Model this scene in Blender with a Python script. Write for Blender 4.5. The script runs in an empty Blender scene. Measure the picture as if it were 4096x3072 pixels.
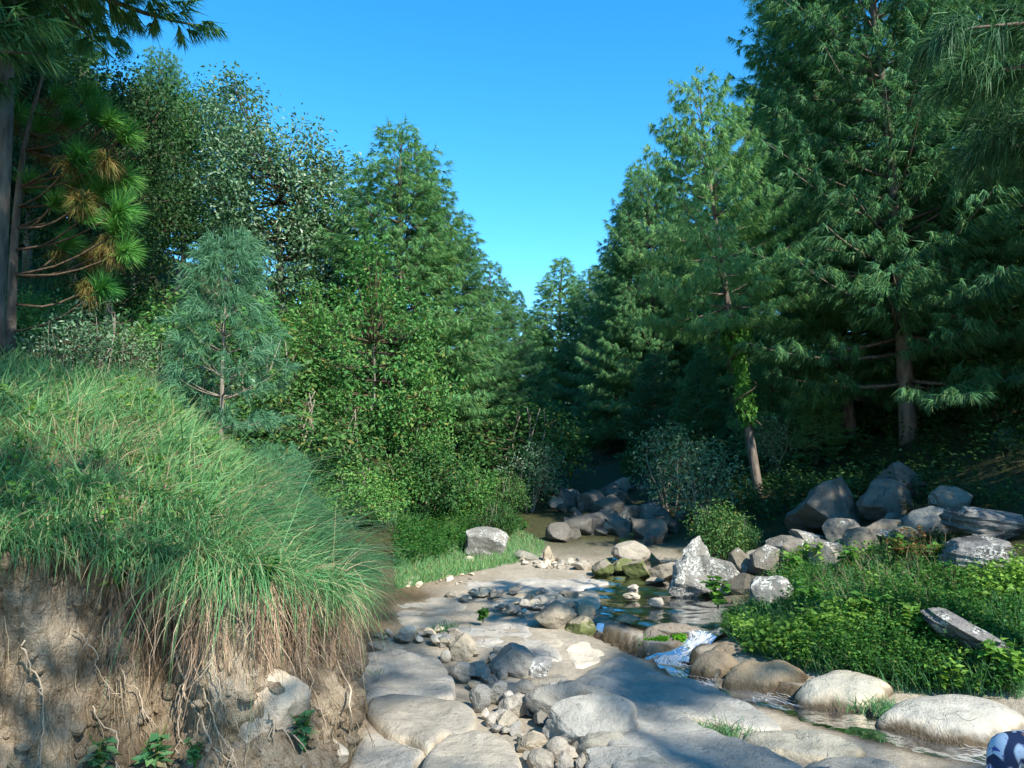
import bpy, bmesh, math, time
import numpy as np
from mathutils import Vector
T0 = time.time()
sc = bpy.context.scene
COL = sc.collection
rad = math.radians

# ------------------------------------------------------------------ camera
FPX, PITCH, CZ = 796.0, rad(4.4), 1.6            # focal length in pixels of a 1024 x 768 frame
cd = bpy.data.cameras.new('camera'); cam = bpy.data.objects.new('camera', cd); COL.objects.link(cam)
cd.sensor_width = 36; cd.lens = 36 * FPX / 1024; cd.clip_start = 0.05; cd.clip_end = 2000
cam.location = (0, 0, CZ); cam.rotation_euler = (rad(90) + PITCH, 0, 0)
sc.camera = cam

# ------------------------------------------------------------------ sky, sun, exposure
SUN_AZ, SUN_EL = (0.60, -0.80), rad(42)          # horizontal direction towards the sun, elevation
world = bpy.data.worlds.new('World'); sc.world = world; world.use_nodes = True
wn = world.node_tree; wn.nodes.clear()
sky = wn.nodes.new('ShaderNodeTexSky'); sky.sky_type = 'NISHITA'; sky.sun_disc = False
sky.sun_elevation = SUN_EL; sky.sun_rotation = math.atan2(SUN_AZ[0], SUN_AZ[1])
sky.altitude = 1800; sky.air_density = 1.0; sky.dust_density = 0.05; sky.ozone_density = 2.2
hs = wn.nodes.new('ShaderNodeHueSaturation'); hs.inputs['Saturation'].default_value = 1.36
hs.inputs['Hue'].default_value = 0.490; hs.inputs['Value'].default_value = 1.15
bg = wn.nodes.new('ShaderNodeBackground'); bg.inputs['Strength'].default_value = 0.15
out = wn.nodes.new('ShaderNodeOutputWorld')
wn.links.new(sky.outputs[0], hs.inputs['Color']); wn.links.new(hs.outputs[0], bg.inputs['Color'])
wn.links.new(bg.outputs[0], out.inputs['Surface'])
ld = bpy.data.lights.new('sun', 'SUN'); ld.energy = 4.3; ld.angle = rad(0.53); ld.color = (1.0, 0.94, 0.84)
sun = bpy.data.objects.new('sun', ld); COL.objects.link(sun)
sd = Vector((SUN_AZ[0] * math.cos(SUN_EL), SUN_AZ[1] * math.cos(SUN_EL), math.sin(SUN_EL)))
sun.rotation_euler = sd.to_track_quat('Z', 'Y').to_euler(); sun.location = sd * 40
sc.view_settings.view_transform = 'Standard'; sc.view_settings.look = 'None'
sc.view_settings.exposure = 1.12; sc.view_settings.gamma = 1.0; sc.view_settings.use_curve_mapping = False
sc.render.engine = 'CYCLES'
sc.cycles.max_bounces = 5; sc.cycles.transparent_max_bounces = 8; sc.cycles.diffuse_bounces = 3
sc.cycles.caustics_reflective = False; sc.cycles.caustics_refractive = False
sc.cycles.use_denoising = True

# ------------------------------------------------------------------ picture -> place
def ray(px, py):
    u, v = (px - 512) / FPX, (384 - py) / FPX
    return np.array([u, math.cos(PITCH) - v * math.sin(PITCH), math.sin(PITCH) + v * math.cos(PITCH)])
def G(px, py, z):                                 # where the sight line meets the level z
    r = ray(px, py); t = (z - CZ) / r[2]
    return np.array([r[0] * t, r[1] * t, z])
def D(px, py, d):                                 # the point at distance d along y
    r = ray(px, py); t = d / r[1]
    return np.array([r[0] * t, d, CZ + r[2] * t])

# ------------------------------------------------------------------ numpy noise
def _hash(ix, iy, iz, s):
    h = (ix.astype(np.int64) * 374761393 + iy.astype(np.int64) * 668265263 + iz.astype(np.int64) * 2147483647 + s * 1274126177) & 0xffffffff
    h = ((h ^ (h >> 13)) * 1274126177) & 0xffffffff
    h = h ^ (h >> 16)
    return (h & 0xffffff) / float(0xffffff)
def vnoise(p, s=0):
    p = np.asarray(p, float); i = np.floor(p); f = p - i; f = f * f * (3 - 2 * f)
    ix, iy, iz = i[..., 0], i[..., 1], i[..., 2]
    r = 0
    for dx in (0, 1):
        for dy in (0, 1):
            for dz in (0, 1):
                w = (f[..., 0] if dx else 1 - f[..., 0]) * (f[..., 1] if dy else 1 - f[..., 1]) * (f[..., 2] if dz else 1 - f[..., 2])
                r = r + w * _hash(ix + dx, iy + dy, iz + dz, s)
    return r * 2 - 1
def fbm(p, oct=4, s=0):
    p = np.asarray(p, float); a, r = 1.0, 0
    for k in range(oct):
        r = r + a * vnoise(p * 2 ** k + 17.3 * k, s + k); a *= .5
    return r
def sstep(a, b, x):
    t = np.clip((x - a) / (b - a), 0, 1); return t * t * (3 - 2 * t)
def nrm(v):
    return v / np.maximum(np.linalg.norm(v, axis=-1, keepdims=True), 1e-9)

# ------------------------------------------------------------------ mesh helpers
def mesh_np(name, V, F, mat=None, smooth=True, sharp=None):
    """F: int array (n,3) or (n,4), or a list of such arrays"""
    Fs = F if isinstance(F, list) else [F]
    me = bpy.data.meshes.new(name)
    V = np.ascontiguousarray(V, np.float32).reshape(-1, 3)
    me.vertices.add(len(V)); me.vertices.foreach_set('co', V.ravel())
    loops = np.concatenate([np.asarray(f, np.int32).ravel() for f in Fs])
    starts = []; o = 0
    for f in Fs:
        n, k = f.shape; starts.append(o + np.arange(n, dtype=np.int32) * k); o += n * k
    starts = np.concatenate(starts)
    me.loops.add(len(loops)); me.loops.foreach_set('vertex_index', loops)
    me.polygons.add(len(starts)); me.polygons.foreach_set('loop_start', starts.astype(np.int32))
    me.polygons.foreach_set('use_smooth', np.full(len(starts), smooth, bool))
    me.update(calc_edges=True)
    if sharp: me.set_sharp_from_angle(angle=rad(sharp))
    if mat: me.materials.append(mat)
    return me
def link(name, me, parent=None, loc=None, rotz=None, scale=None):
    o = bpy.data.objects.new(name, me); COL.objects.link(o)
    if parent is not None: o.parent = parent
    if loc is not None: o.location = tuple(float(c) for c in loc)
    if rotz is not None: o.rotation_euler = (0, 0, rotz)
    if scale is not None: o.scale = (scale,) * 3 if np.isscalar(scale) else tuple(float(c) for c in scale)
    return o
def tag(o, label=None, cat=None, group=None, kind=None):
    if label: o['label'] = label
    if cat: o['category'] = cat
    if group: o['group'] = group
    if kind: o['kind'] = kind
    return o
class Bag:                                        # collects pieces into one mesh
    def __init__(s): s.V, s.T, s.Q, s.n = [], [], [], 0
    def add(s, V, F):
        V = np.asarray(V, float).reshape(-1, 3)
        for f in (F if isinstance(F, list) else [F]):
            f = np.asarray(f)
            if len(f): (s.T if f.shape[1] == 3 else s.Q).append(f + s.n)
        s.V.append(V); s.n += len(V)
    def mesh(s, name, mat=None, smooth=True, sharp=None):
        Fs = ([np.concatenate(s.T)] if s.T else []) + ([np.concatenate(s.Q)] if s.Q else [])
        return mesh_np(name, np.concatenate(s.V), Fs, mat, smooth, sharp)
def tube(P, R, n=6):
    P = np.asarray(P, float); R = np.broadcast_to(np.asarray(R, float), (len(P),))
    t = nrm(np.gradient(P, axis=0)); ref = np.array([.31, .17, .93]) if abs(t[0, 2]) < .9 else np.array([.95, .3, .1])
    a = nrm(np.cross(t, ref)); b = np.cross(t, a)
    th = np.arange(n) * 2 * np.pi / n
    V = P[:, None] + R[:, None, None] * (np.cos(th)[None, :, None] * a[:, None] + np.sin(th)[None, :, None] * b[:, None])
    m = len(P); i = np.arange(m - 1)[:, None] * n; j = np.arange(n)[None]; k = (j + 1) % n
    Q = np.stack([i + j, i + k, i + n + k, i + n + j], -1).reshape(-1, 4)
    Vv = np.concatenate([V.reshape(-1, 3), P[:1], P[-1:]])
    c0 = m * n; j = np.arange(n); k = (j + 1) % n
    Tt = np.concatenate([np.stack([np.full(n, c0), k, j], -1), np.stack([np.full(n, c0 + 1), (m - 1) * n + j, (m - 1) * n + k], -1)])
    return Vv, [Tt, Q]
def curve(P, n):
    P = np.asarray(P, float); s = np.linspace(0, len(P) - 1, n); i = np.clip(s.astype(int), 0, len(P) - 2); f = (s - i)[:, None]
    g = lambda k: P[np.clip(i + k, 0, len(P) - 1)]
    p0, p1, p2, p3 = g(-1), g(0), g(1), g(2)
    return .5 * (2 * p1 + (p2 - p0) * f + (2 * p0 - 5 * p1 + 4 * p2 - p3) * f ** 2 + (3 * p1 - p0 - 3 * p2 + p3) * f ** 3)
def perp(d, rng):
    a = nrm(np.cross(d, nrm(rng.normal(size=d.shape)))); return a

# ------------------------------------------------------------------ materials
def mat(name):
    m = bpy.data.materials.new(name); m.use_nodes = True; nt = m.node_tree
    return m, nt, nt.nodes['Principled BSDF'], nt.nodes['Material Output']
def N(nt, t, **kw):
    n = nt.nodes.new('ShaderNode' + t)
    for k, v in kw.items():
        if k in n.inputs: n.inputs[k].default_value = v
        else: setattr(n, k, v)
    return n
def ramp(nt, fac, stops):
    r = nt.nodes.new('ShaderNodeValToRGB'); e = r.color_ramp.elements
    while len(e) < len(stops): e.new(.5)
    for el, (p, c) in zip(e, stops):
        el.position = p; el.color = (*c, 1) if len(c) == 3 else c
    nt.links.new(fac, r.inputs[0]); return r.outputs[0]
def mixc(nt, fac, a, b, blend='MIX'):
    m = nt.nodes.new('ShaderNodeMix'); m.data_type = 'RGBA'; m.blend_type = blend
    for s, v in ((0, fac), (6, a), (7, b)):
        if hasattr(v, 'links'): nt.links.new(v, m.inputs[s])
        elif s == 0: m.inputs[0].default_value = v
        else: m.inputs[s].default_value = (*v, 1)
    return m.outputs[2]
def mth(nt, op, a, b=None, c=None, clamp=False):
    m = nt.nodes.new('ShaderNodeMath'); m.operation = op; m.use_clamp = clamp
    for i, v in enumerate((a, b, c)):
        if v is None: continue
        if hasattr(v, 'links'): nt.links.new(v, m.inputs[i])
        else: m.inputs[i].default_value = v
    return m.outputs[0]
def maprange(nt, v, a, b, c=0., d=1., smooth=True):
    m = nt.nodes.new('ShaderNodeMapRange'); m.interpolation_type = 'SMOOTHSTEP' if smooth else 'LINEAR'
    nt.links.new(v, m.inputs[0])
    for i, x in zip((1, 2, 3, 4), (a, b, c, d)): m.inputs[i].default_value = x
    return m.outputs[0]
def noise(nt, vec, scale, detail=4, rough=.55, dist=0.):
    n = nt.nodes.new('ShaderNodeTexNoise'); n.inputs['Scale'].default_value = scale; n.inputs['Detail'].default_value = detail
    n.inputs['Roughness'].default_value = rough; n.inputs['Distortion'].default_value = dist
    if vec is not None: nt.links.new(vec, n.inputs['Vector'])
    return n.outputs[0]
def bump(nt, bsdf, h, strength, dist):
    b = nt.nodes.new('ShaderNodeBump'); b.inputs['Strength'].default_value = strength; b.inputs['Distance'].default_value = dist
    nt.links.new(h, b.inputs['Height']); nt.links.new(b.outputs[0], bsdf.inputs['Normal'])

def leaf_mat(name, stops, transl=.3, rough=.55, spec=.3, objvar=.17):
    """blades, leaves and needles: colour differs from piece to piece, light passes through"""
    m, nt, b, o = mat(name)
    g = N(nt, 'NewGeometry'); oi = N(nt, 'ObjectInfo')
    c = ramp(nt, g.outputs['Random Per Island'], stops)
    hsv = N(nt, 'HueSaturation'); nt.links.new(c, hsv.inputs['Color'])
    nt.links.new(maprange(nt, oi.outputs['Random'], 0, 1, 1 - objvar * 1.6, 1 + objvar * 1.6, False), hsv.inputs['Value'])
    nt.links.new(maprange(nt, oi.outputs['Random'], 0, 1, .5 + objvar * .12, .5 - objvar * .12, False), hsv.inputs['Hue'])
    c = hsv.outputs[0]
    nt.links.new(c, b.inputs['Base Color']); b.inputs['Roughness'].default_value = rough; b.inputs['Specular IOR Level'].default_value = spec
    t = N(nt, 'BsdfTranslucent'); nt.links.new(mixc(nt, .45, c, (1., 1., .35), 'MULTIPLY'), t.inputs['Color'])
    mx = N(nt, 'MixShader'); mx.inputs[0].default_value = transl
    nt.links.new(b.outputs[0], mx.inputs[1]); nt.links.new(t.outputs[0], mx.inputs[2]); nt.links.new(mx.outputs[0], o.inputs['Surface'])
    return m
M_PINE = leaf_mat('pine_needles', [(0, (.060, .180, .078)), (.5, (.115, .305, .120)), (.85, (.18, .39, .135)), (1, (.27, .34, .10))], .38)
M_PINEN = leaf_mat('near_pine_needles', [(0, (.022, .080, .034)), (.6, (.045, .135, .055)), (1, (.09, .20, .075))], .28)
M_PINEY = leaf_mat('young_pine_needles', [(0, (.075, .215, .115)), (.6, (.115, .295, .150)), (1, (.17, .36, .17))], .30)
M_TUFT = leaf_mat('tuft_needles', [(0, (.04, .19, .045)), (.6, (.08, .30, .06)), (1, (.17, .38, .08))], .3)
M_TUFTB = leaf_mat('old_needles', [(0, (.15, .10, .03)), (.5, (.22, .17, .05)), (1, (.10, .17, .035))], .25)
M_BROAD = leaf_mat('broad_leaves', [(0, (.035, .110, .030)), (.5, (.060, .170, .042)), (.9, (.10, .22, .05)), (1, (.22, .20, .05))], .35)
M_BROADL = leaf_mat('light_broad_leaves', [(0, (.065, .20, .050)), (.5, (.11, .30, .070)), (.92, (.18, .37, .085)), (1, (.36, .30, .08))], .38, objvar=.10)
M_SILV = leaf_mat('silver_leaves', [(0, (.07, .17, .07)), (.5, (.12, .25, .11)), (1, (.24, .34, .22))], .3, .42, .5)
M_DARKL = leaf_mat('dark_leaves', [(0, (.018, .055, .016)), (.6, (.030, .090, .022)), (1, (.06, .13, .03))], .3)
M_GRASS = leaf_mat('grass_blades', [(0, (.050, .165, .055)), (.45, (.090, .255, .088)), (.82, (.15, .33, .12)), (.93, (.25, .33, .12)), (1, (.40, .33, .16))], .35)
M_REED = leaf_mat('long_grass_blades', [(0, (.060, .20, .075)), (.5, (.105, .29, .11)), (.78, (.18, .35, .13)), (.86, (.34, .31, .16)), (1, (.42, .35, .20))], .32)
M_STRAW = leaf_mat('straw', [(0, (.10, .07, .040)), (.5, (.24, .175, .105)), (1, (.46, .37, .24))], .15, .8, .1)
M_WEED = leaf_mat('weed_leaves', [(0, (.035, .13, .022)), (.5, (.065, .20, .030)), (.9, (.12, .27, .045)), (1, (.22, .26, .05))], .38)
M_LIME = leaf_mat('lime_leaves', [(0, (.09, .25, .035)), (1, (.19, .36, .06))], .4)
M_BRACK = leaf_mat('dead_bracken', [(0, (.10, .045, .015)), (.6, (.19, .095, .035)), (1, (.28, .17, .07))], .2, .8, .1)
M_MOSS = leaf_mat('moss', [(0, (.05, .20, .012)), (1, (.12, .33, .02))], .2, .9, .05)

def bark_mat(name, c0, c1, scale=14):
    m, nt, b, o = mat(name); tc = N(nt, 'TexCoord'); mp = N(nt, 'Mapping'); mp.inputs['Scale'].default_value = (1, 1, .28)
    nt.links.new(tc.outputs['Object'], mp.inputs[0])
    v = N(nt, 'TexVoronoi'); v.inputs['Scale'].default_value = scale; nt.links.new(mp.outputs[0], v.inputs['Vector'])
    n = noise(nt, mp.outputs[0], scale * 1.6, 5, .65)
    f = mth(nt, 'ADD', mth(nt, 'MULTIPLY', v.outputs['Distance'], .5), mth(nt, 'MULTIPLY', n, .6))
    nt.links.new(ramp(nt, f, [(.2, c0), (.75, c1)]), b.inputs['Base Color'])
    b.inputs['Roughness'].default_value = .9; b.inputs['Specular IOR Level'].default_value = .15
    bump(nt, b, f, .7, .02); return m
M_BARK = bark_mat('pine_bark', (.045, .035, .028), (.22, .18, .145))
M_BARKG = bark_mat('grey_bark', (.10, .085, .065), (.34, .29, .23), 18)
M_TWIG = bark_mat('twig_bark', (.05, .035, .022), (.15, .11, .075), 30)
M_ROOT = bark_mat('root_bark', (.24, .18, .12), (.50, .41, .30), 22)

def rock_mat(name, dark, light, lichen=0., moss=0., cream=None, bumpd=.012, strata=0., wet=None, scale=1.):
    m, nt, b, o = mat(name)
    tc = N(nt, 'TexCoord'); oi = N(nt, 'ObjectInfo'); geo = N(nt, 'NewGeometry')
    add = N(nt, 'VectorMath', operation='ADD'); nt.links.new(geo.outputs['Position'], add.inputs[0])
    cmb = N(nt, 'CombineXYZ'); nt.links.new(mth(nt, 'MULTIPLY', oi.outputs['Random'], 37.), cmb.inputs[0]); nt.links.new(cmb.outputs[0], add.inputs[1])
    P = add.outputs[0]
    n1 = noise(nt, P, 3.2 * scale, 6, .6); n2 = noise(nt, P, 26 * scale, 5, .7); n3 = noise(nt, P, 90 * scale, 3, .6)
    f = mth(nt, 'ADD', mth(nt, 'MULTIPLY', n1, .65), mth(nt, 'MULTIPLY', n2, .35))
    col = ramp(nt, f, [(.33, dark), (.5, tuple((a + c) / 2 for a, c in zip(dark, light))), (.66, light)])
    sx = N(nt, 'SeparateXYZ'); nt.links.new(geo.outputs['Position'], sx.inputs[0])
    sn = N(nt, 'SeparateXYZ'); nt.links.new(geo.outputs['Normal'], sn.inputs[0])
    if cream is not None:                          # rock bleached along its flanks, weathered grey on top
        k = mth(nt, 'ADD', maprange(nt, sn.outputs[2], .45, .92), mth(nt, 'MULTIPLY', mth(nt, 'SUBTRACT', n1, .5), 1.5), clamp=True)
        col = mixc(nt, k, cream, col)
    hsv = N(nt, 'HueSaturation'); nt.links.new(col, hsv.inputs['Color'])
    nt.links.new(maprange(nt, oi.outputs['Random'], 0, 1, .80, 1.22, False), hsv.inputs['Value'])
    w2 = mth(nt, 'FRACT', mth(nt, 'MULTIPLY', oi.outputs['Random'], 7.31))
    nt.links.new(maprange(nt, w2, 0, 1, .75, 1.25, False), hsv.inputs['Saturation'])
    col = hsv.outputs[0]
    # hairline cracks with a ragged course
    wp = N(nt, 'VectorMath', operation='ADD'); nt.links.new(P, wp.inputs[0])
    wn_ = N(nt, 'TexNoise'); wn_.inputs['Scale'].default_value = 4.; nt.links.new(P, wn_.inputs['Vector'])
    ws = N(nt, 'VectorMath', operation='SCALE'); ws.inputs['Scale'].default_value = .5; nt.links.new(wn_.outputs['Color'], ws.inputs[0]); nt.links.new(ws.outputs[0], wp.inputs[1])
    vc = N(nt, 'TexVoronoi', feature='DISTANCE_TO_EDGE'); vc.inputs['Scale'].default_value = 2.6 * scale; nt.links.new(wp.outputs[0], vc.inputs['Vector'])
    crk = mth(nt, 'MULTIPLY', maprange(nt, vc.outputs['Distance'], .0, .016, 1, 0), maprange(nt, noise(nt, P, 1.7, 3), .52, .66))
    col = mixc(nt, mth(nt, 'MULTIPLY', crk, .30), col, tuple(c * .3 for c in dark))
    stn = noise(nt, P, 8 * scale, 6, .75, .8); col = mixc(nt, maprange(nt, stn, .52, .72, 0, .45), col, tuple(c * .55 for c in dark))
    # dark pits
    v = N(nt, 'TexVoronoi'); v.inputs['Scale'].default_value = 13 * scale; nt.links.new(P, v.inputs['Vector'])
    pit = mth(nt, 'MULTIPLY', mth(nt, 'LESS_THAN', v.outputs['Distance'], .16), mth(nt, 'GREATER_THAN', n1, .5))
    col = mixc(nt, mth(nt, 'MULTIPLY', pit, .35), col, tuple(c * .35 for c in dark))
    h = mth(nt, 'SUBTRACT', mth(nt, 'ADD', mth(nt, 'ADD', mth(nt, 'MULTIPLY', n2, .8), mth(nt, 'MULTIPLY', n3, .4)), mth(nt, 'MULTIPLY', stn, 1.2)), mth(nt, 'MULTIPLY', crk, .8))
    if strata:
        mp = N(nt, 'Mapping'); mp.inputs['Scale'].default_value = (1.2, 1.2, 16); mp.inputs['Rotation'].default_value = (.28, .32, 0); nt.links.new(P, mp.inputs[0])
        st = noise(nt, mp.outputs[0], 1.4, 4, .6)
        h = mth(nt, 'ADD', h, mth(nt, 'MULTIPLY', st, 2.5 * strata))
        col = mixc(nt, maprange(nt, st, .38, .5, .7 * strata, 0), col, tuple(c * .4 for c in dark))
    if lichen:
        l1 = noise(nt, P, 5.5, 3, .5); l2 = noise(nt, P, 42, 4, .75)
        lf = mth(nt, 'MULTIPLY', maprange(nt, l1, .60 - .2 * lichen, .68 - .2 * lichen), maprange(nt, l2, .44, .56))
        col = mixc(nt, lf, col, (.62, .62, .56)); h = mth(nt, 'ADD', h, mth(nt, 'MULTIPLY', lf, .4))
    if moss:
        mz = mth(nt, 'ADD', mth(nt, 'MULTIPLY', n1, .9), mth(nt, 'MULTIPLY', n2, .5))
        mf = maprange(nt, mth(nt, 'SUBTRACT', mz, mth(nt, 'MULTIPLY', sn.outputs[2], .25)), .80 - .28 * moss, .92 - .28 * moss)
        mf = mth(nt, 'MULTIPLY', mf, .85)
        col = mixc(nt, mf, col, (.085, .115, .02))
    if wet is not None:
        wf = maprange(nt, mth(nt, 'ADD', sx.outputs[2], mth(nt, 'MULTIPLY', mth(nt, 'SUBTRACT', n1, .5), .22)), wet - .02, wet + .06, 1, 0)
        col = mixc(nt, wf, col, mixc(nt, n2, (.055, .042, .022), (.12, .085, .045)))
        nt.links.new(maprange(nt, wf, 0, 1, .85, .35), b.inputs['Roughness'])
    else: b.inputs['Roughness'].default_value = .88
    b.inputs['Specular IOR Level'].default_value = .3
    nt.links.new(col, b.inputs['Base Color']); bump(nt, b, h, .85, bumpd * 1.7)
    return m
M_ROW = rock_mat('row_rock', (.115, .102, .080), (.29, .258, .205), lichen=.12)  # grey brown rock, darkened further: the row's half shade is in the colour
TAN0, TAN1 = (.23, .20, .15), (.45, .39, .30)
GRY0, GRY1 = (.175, .166, .14), (.35, .33, .275)
M_SLAB = rock_mat('bedrock_slab', (.255, .236, .196), (.45, .41, .34), cream=(.50, .44, .345))
M_SLABG = rock_mat('grey_bedrock_slab', (.235, .228, .195), (.41, .39, .325), cream=(.56, .49, .37), wet=-.06)
M_CREAM = rock_mat('cream_slab', (.42, .36, .27), (.62, .54, .42), cream=(.58, .50, .38))
M_TAN = rock_mat('tan_rock', TAN0, TAN1)
M_GREY = rock_mat('grey_rock', GRY0, GRY1)
M_DARK = rock_mat('shaded_grey_rock', (.075, .068, .056), (.18, .162, .132))  # grey rock with the slope and upper creek shade put into its colour
M_LICH = rock_mat('lichen_rock', (.12, .115, .10), (.24, .228, .20), lichen=.75)
M_LICH2 = rock_mat('sparse_lichen_rock', (.16, .155, .14), (.32, .30, .26), lichen=.55)
M_MOSSY = rock_mat('mossy_rock', (.20, .17, .115), (.38, .33, .25), moss=1.)
M_WETL = rock_mat('wet_ledge', (.20, .15, .095), (.40, .32, .22), moss=.6, wet=-.04)
M_STRAT = rock_mat('layered_rock', (.10, .098, .095), (.26, .25, .23), strata=.9, lichen=.35, bumpd=.02)

# ------------------------------------------------------------------ the lie of the land
YB = [-20, 5.6, 6.5, 8, 9.5, 12, 16, 22, 40, 90]; ZB = [-.035, -.03, .05, .09, .15, .36, .66, 1.0, 2.2, 6.0]
XR_Y = [-20, 3.6, 4.3, 5.05, 5.5, 5.7, 6.1, 7.2, 9, 12, 16, 22, 40, 90]; XR = [5., 4.6, 3.7, 2.85, 2.4, 2.1, 1.85, 2.0, 2.2, 2.2, 2.2, 2.4, 4, 8]
XL_Y = [-20, 3, 8, 9.5, 12, 16, 22, 40, 90]; XL = [-1.4, -1.1, -1.0, -.55, -.25, 0.1, .4, 1., 3.]
FRONT = np.array([(-7.5, .9), (-5.2, 2.0), (-3.6, 2.85), (-2.4, 3.45), (-1.65, 3.78), (-1.2, 3.95), (-1.05, 4.4), (-1.24, 5.4), (-1.48, 6.4), (-1.82, 7.3), (-2.25, 8.1), (-3.0, 8.8)])
EDGE = curve(FRONT, 140)
LIP = np.interp(np.linspace(0, 11, 140), range(12), [1.42, 1.34, 1.28, 1.22, 1.12, .98, .84, .78, .72, .74, .9, 1.2])
def edge_dist(x, y):
    """signed distance to the bank edge (positive inside the bank), and the index of the nearest edge point"""
    P = np.stack([x, y], -1).reshape(-1, 2); out = np.empty(len(P)); idx = np.empty(len(P), int)
    tan = np.gradient(EDGE, axis=0); nin = nrm(np.stack([-tan[:, 1], tan[:, 0]], -1))
    for i in range(0, len(P), 20000):
        d = P[i:i + 20000, None] - EDGE[None]; dd = (d ** 2).sum(-1); k = dd.argmin(1)
        sgn = np.sign((d[np.arange(len(k)), k] * nin[k]).sum(-1))
        out[i:i + 20000] = np.sqrt(dd[np.arange(len(k)), k]) * sgn; idx[i:i + 20000] = k
    return out.reshape(np.shape(x)), idx.reshape(np.shape(x))
def mound(x, y):
    dist, k = edge_dist(x, y)
    A, B = np.array([-5.2, 2.0]), np.array([-.98, 4.25]); t = (B - A) / np.linalg.norm(B - A); n = np.array([-t[1], t[0]])
    df = (x - A[0]) * n[0] + (y - A[1]) * n[1]
    front = 1.20 - .30 * sstep(-2.1, -1.0, x) + .36 * np.minimum(df, 2.6) + .10 * np.maximum(df - 2.6, 0)
    e = np.interp(y, EDGE[80:, 1], EDGE[80:, 0]); dr = e - x
    lipr = np.interp(y, [4, 5.4, 6.4, 7.3, 9], [.92, .84, .76, .74, .7])
    right = lipr + .86 * np.minimum(dr, 1.55) + .22 * np.maximum(dr - 1.55, 0)
    m = -.12 * np.log(np.exp(-front / .12) + np.exp(-right / .12))
    m = m - .55 * np.maximum(y - 7.6, 0) + .05 * fbm(np.stack([x * 1.3, y * 1.3, 0 * x], -1), 3)
    return m, dist
def ground_z(x, y, with_mound=True):
    x = np.asarray(x, float); y = np.asarray(y, float)
    zb = np.interp(y, YB, ZB); xr = np.interp(y, XR_Y, XR); xl = np.interp(y, XL_Y, XL)
    s = np.maximum(x - xr, 0); zr = .28 * np.minimum(s, 3) + .40 * np.clip(s - 3, 0, 9) + .25 * np.maximum(s - 12, 0)
    q = np.maximum(xl - x, 0); zl = .30 * np.minimum(q, 2) + .62 * np.clip(q - 2, 0, 9) + .3 * np.maximum(q - 11, 0)
    zl = zl * sstep(6.5, 8.5, y)
    far = sstep(9, 14, y)
    zr = zr * (1 - .15 * far)
    z = zb + zr + zl
    p = np.stack([x, y, 0 * x], -1)
    z = z + (.03 + .16 * sstep(1.0, 4, s + q)) * fbm(p * .8, 4, 3) + .012 * fbm(p * 5, 3, 9) * (s + q < 6)
    # stream channel and pool
    dch = path_dist(x, y)
    z = np.where(dch < 1, z - .25 * (1 - dch ** 2) * sstep(3.0, 3.6, y) * (1 - sstep(12, 15, y)), z)
    if with_mound:
        m, dist = mound(x, y)
        k = sstep(.18, .42, dist) * (y < 10.5)
        z = z * (1 - k) + np.maximum(z, m) * k
    return z
# stream: picture point, water level, half width
STREAM = [(625, 520, .45, .10), (630, 540, .33, .12), (635, 558, .21, .22), (640, 576, .14, .42), (650, 592, .10, .54), (664, 610, .085, .52), (692, 627, .075, .30), (703, 635, .06, .11),
          (688, 650, -.02, .09), (668, 664, -.085, .17), (700, 680, -.085, .21), (745, 696, -.09, .23), (800, 713, -.09, .24), (860, 728, -.09, .25), (925, 745, -.095, .26), (1000, 762, -.10, .28), (1080, 780, -.10, .3)]
SP = np.array([list(G(a, b, c)) + [w] for a, b, c, w in STREAM])
SPF = curve(SP, 220)
POOL = curve(np.array([list(G(a, b, -.088)) + [w] for a, b, w in ((566, 640, .1), (590, 646, .13), (612, 652, .14), (640, 661, .14), (668, 666, .2))]), 40)
def path_dist(x, y):
    P = np.stack([x, y], -1).reshape(-1, 2); out = np.full(len(P), 9.)
    sel = np.where((P[:, 0] > -1) & (P[:, 0] < 5.5) & (P[:, 1] > 2) & (P[:, 1] < 20))[0]
    for i in range(0, len(sel), 20000):
        s = sel[i:i + 20000]
        for path in (SPF, POOL):
            d = np.sqrt(((P[s, None] - path[None, :, :2]) ** 2).sum(-1)) / path[None, :, 3]
            out[s] = np.minimum(out[s], d.min(1))
    return out.reshape(np.shape(x))
def gz(x, y): return float(ground_z(np.array([x]), np.array([y]))[0])

def ground_material():
    m, nt, b, o = mat('ground'); a = N(nt, 'Attribute', attribute_name='zone'); sp = N(nt, 'SeparateColor')
    nt.links.new(a.outputs['Color'], sp.inputs[0]); geo = N(nt, 'NewGeometry'); P = geo.outputs['Position']
    n1 = noise(nt, P, 2.2, 6, .6); n2 = noise(nt, P, 22, 5, .7); n3 = noise(nt, P, 120, 3, .7)
    rock = ramp(nt, mth(nt, 'ADD', mth(nt, 'MULTIPLY', n1, .6), mth(nt, 'MULTIPLY', n2, .4)), [(.33, (.22, .19, .14)), (.66, (.47, .41, .32))])
    soil = ramp(nt, mth(nt, 'ADD', mth(nt, 'MULTIPLY', n1, .4), mth(nt, 'MULTIPLY', n2, .6)), [(.35, (.075, .050, .028)), (.65, (.17, .125, .07))])
    litter = ramp(nt, n2, [(.35, (.030, .026, .012)), (.55, (.055, .060, .022)), (.7, (.09, .07, .035))])
    wetc = ramp(nt, n2, [(.35, (.055, .042, .024)), (.65, (.14, .105, .062))])
    c = mixc(nt, sp.outputs[0], litter, rock); c = mixc(nt, sp.outputs[1], c, soil); c = mixc(nt, sp.outputs[2], c, wetc)
    nt.links.new(c, b.inputs['Base Color']); b.inputs['Roughness'].default_value = .9; b.inputs['Specular IOR Level'].default_value = .2
    bump(nt, b, mth(nt, 'ADD', n2, mth(nt, 'MULTIPLY', n3, .5)), .8, .02); return m
M_GROUND = ground_material()
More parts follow.
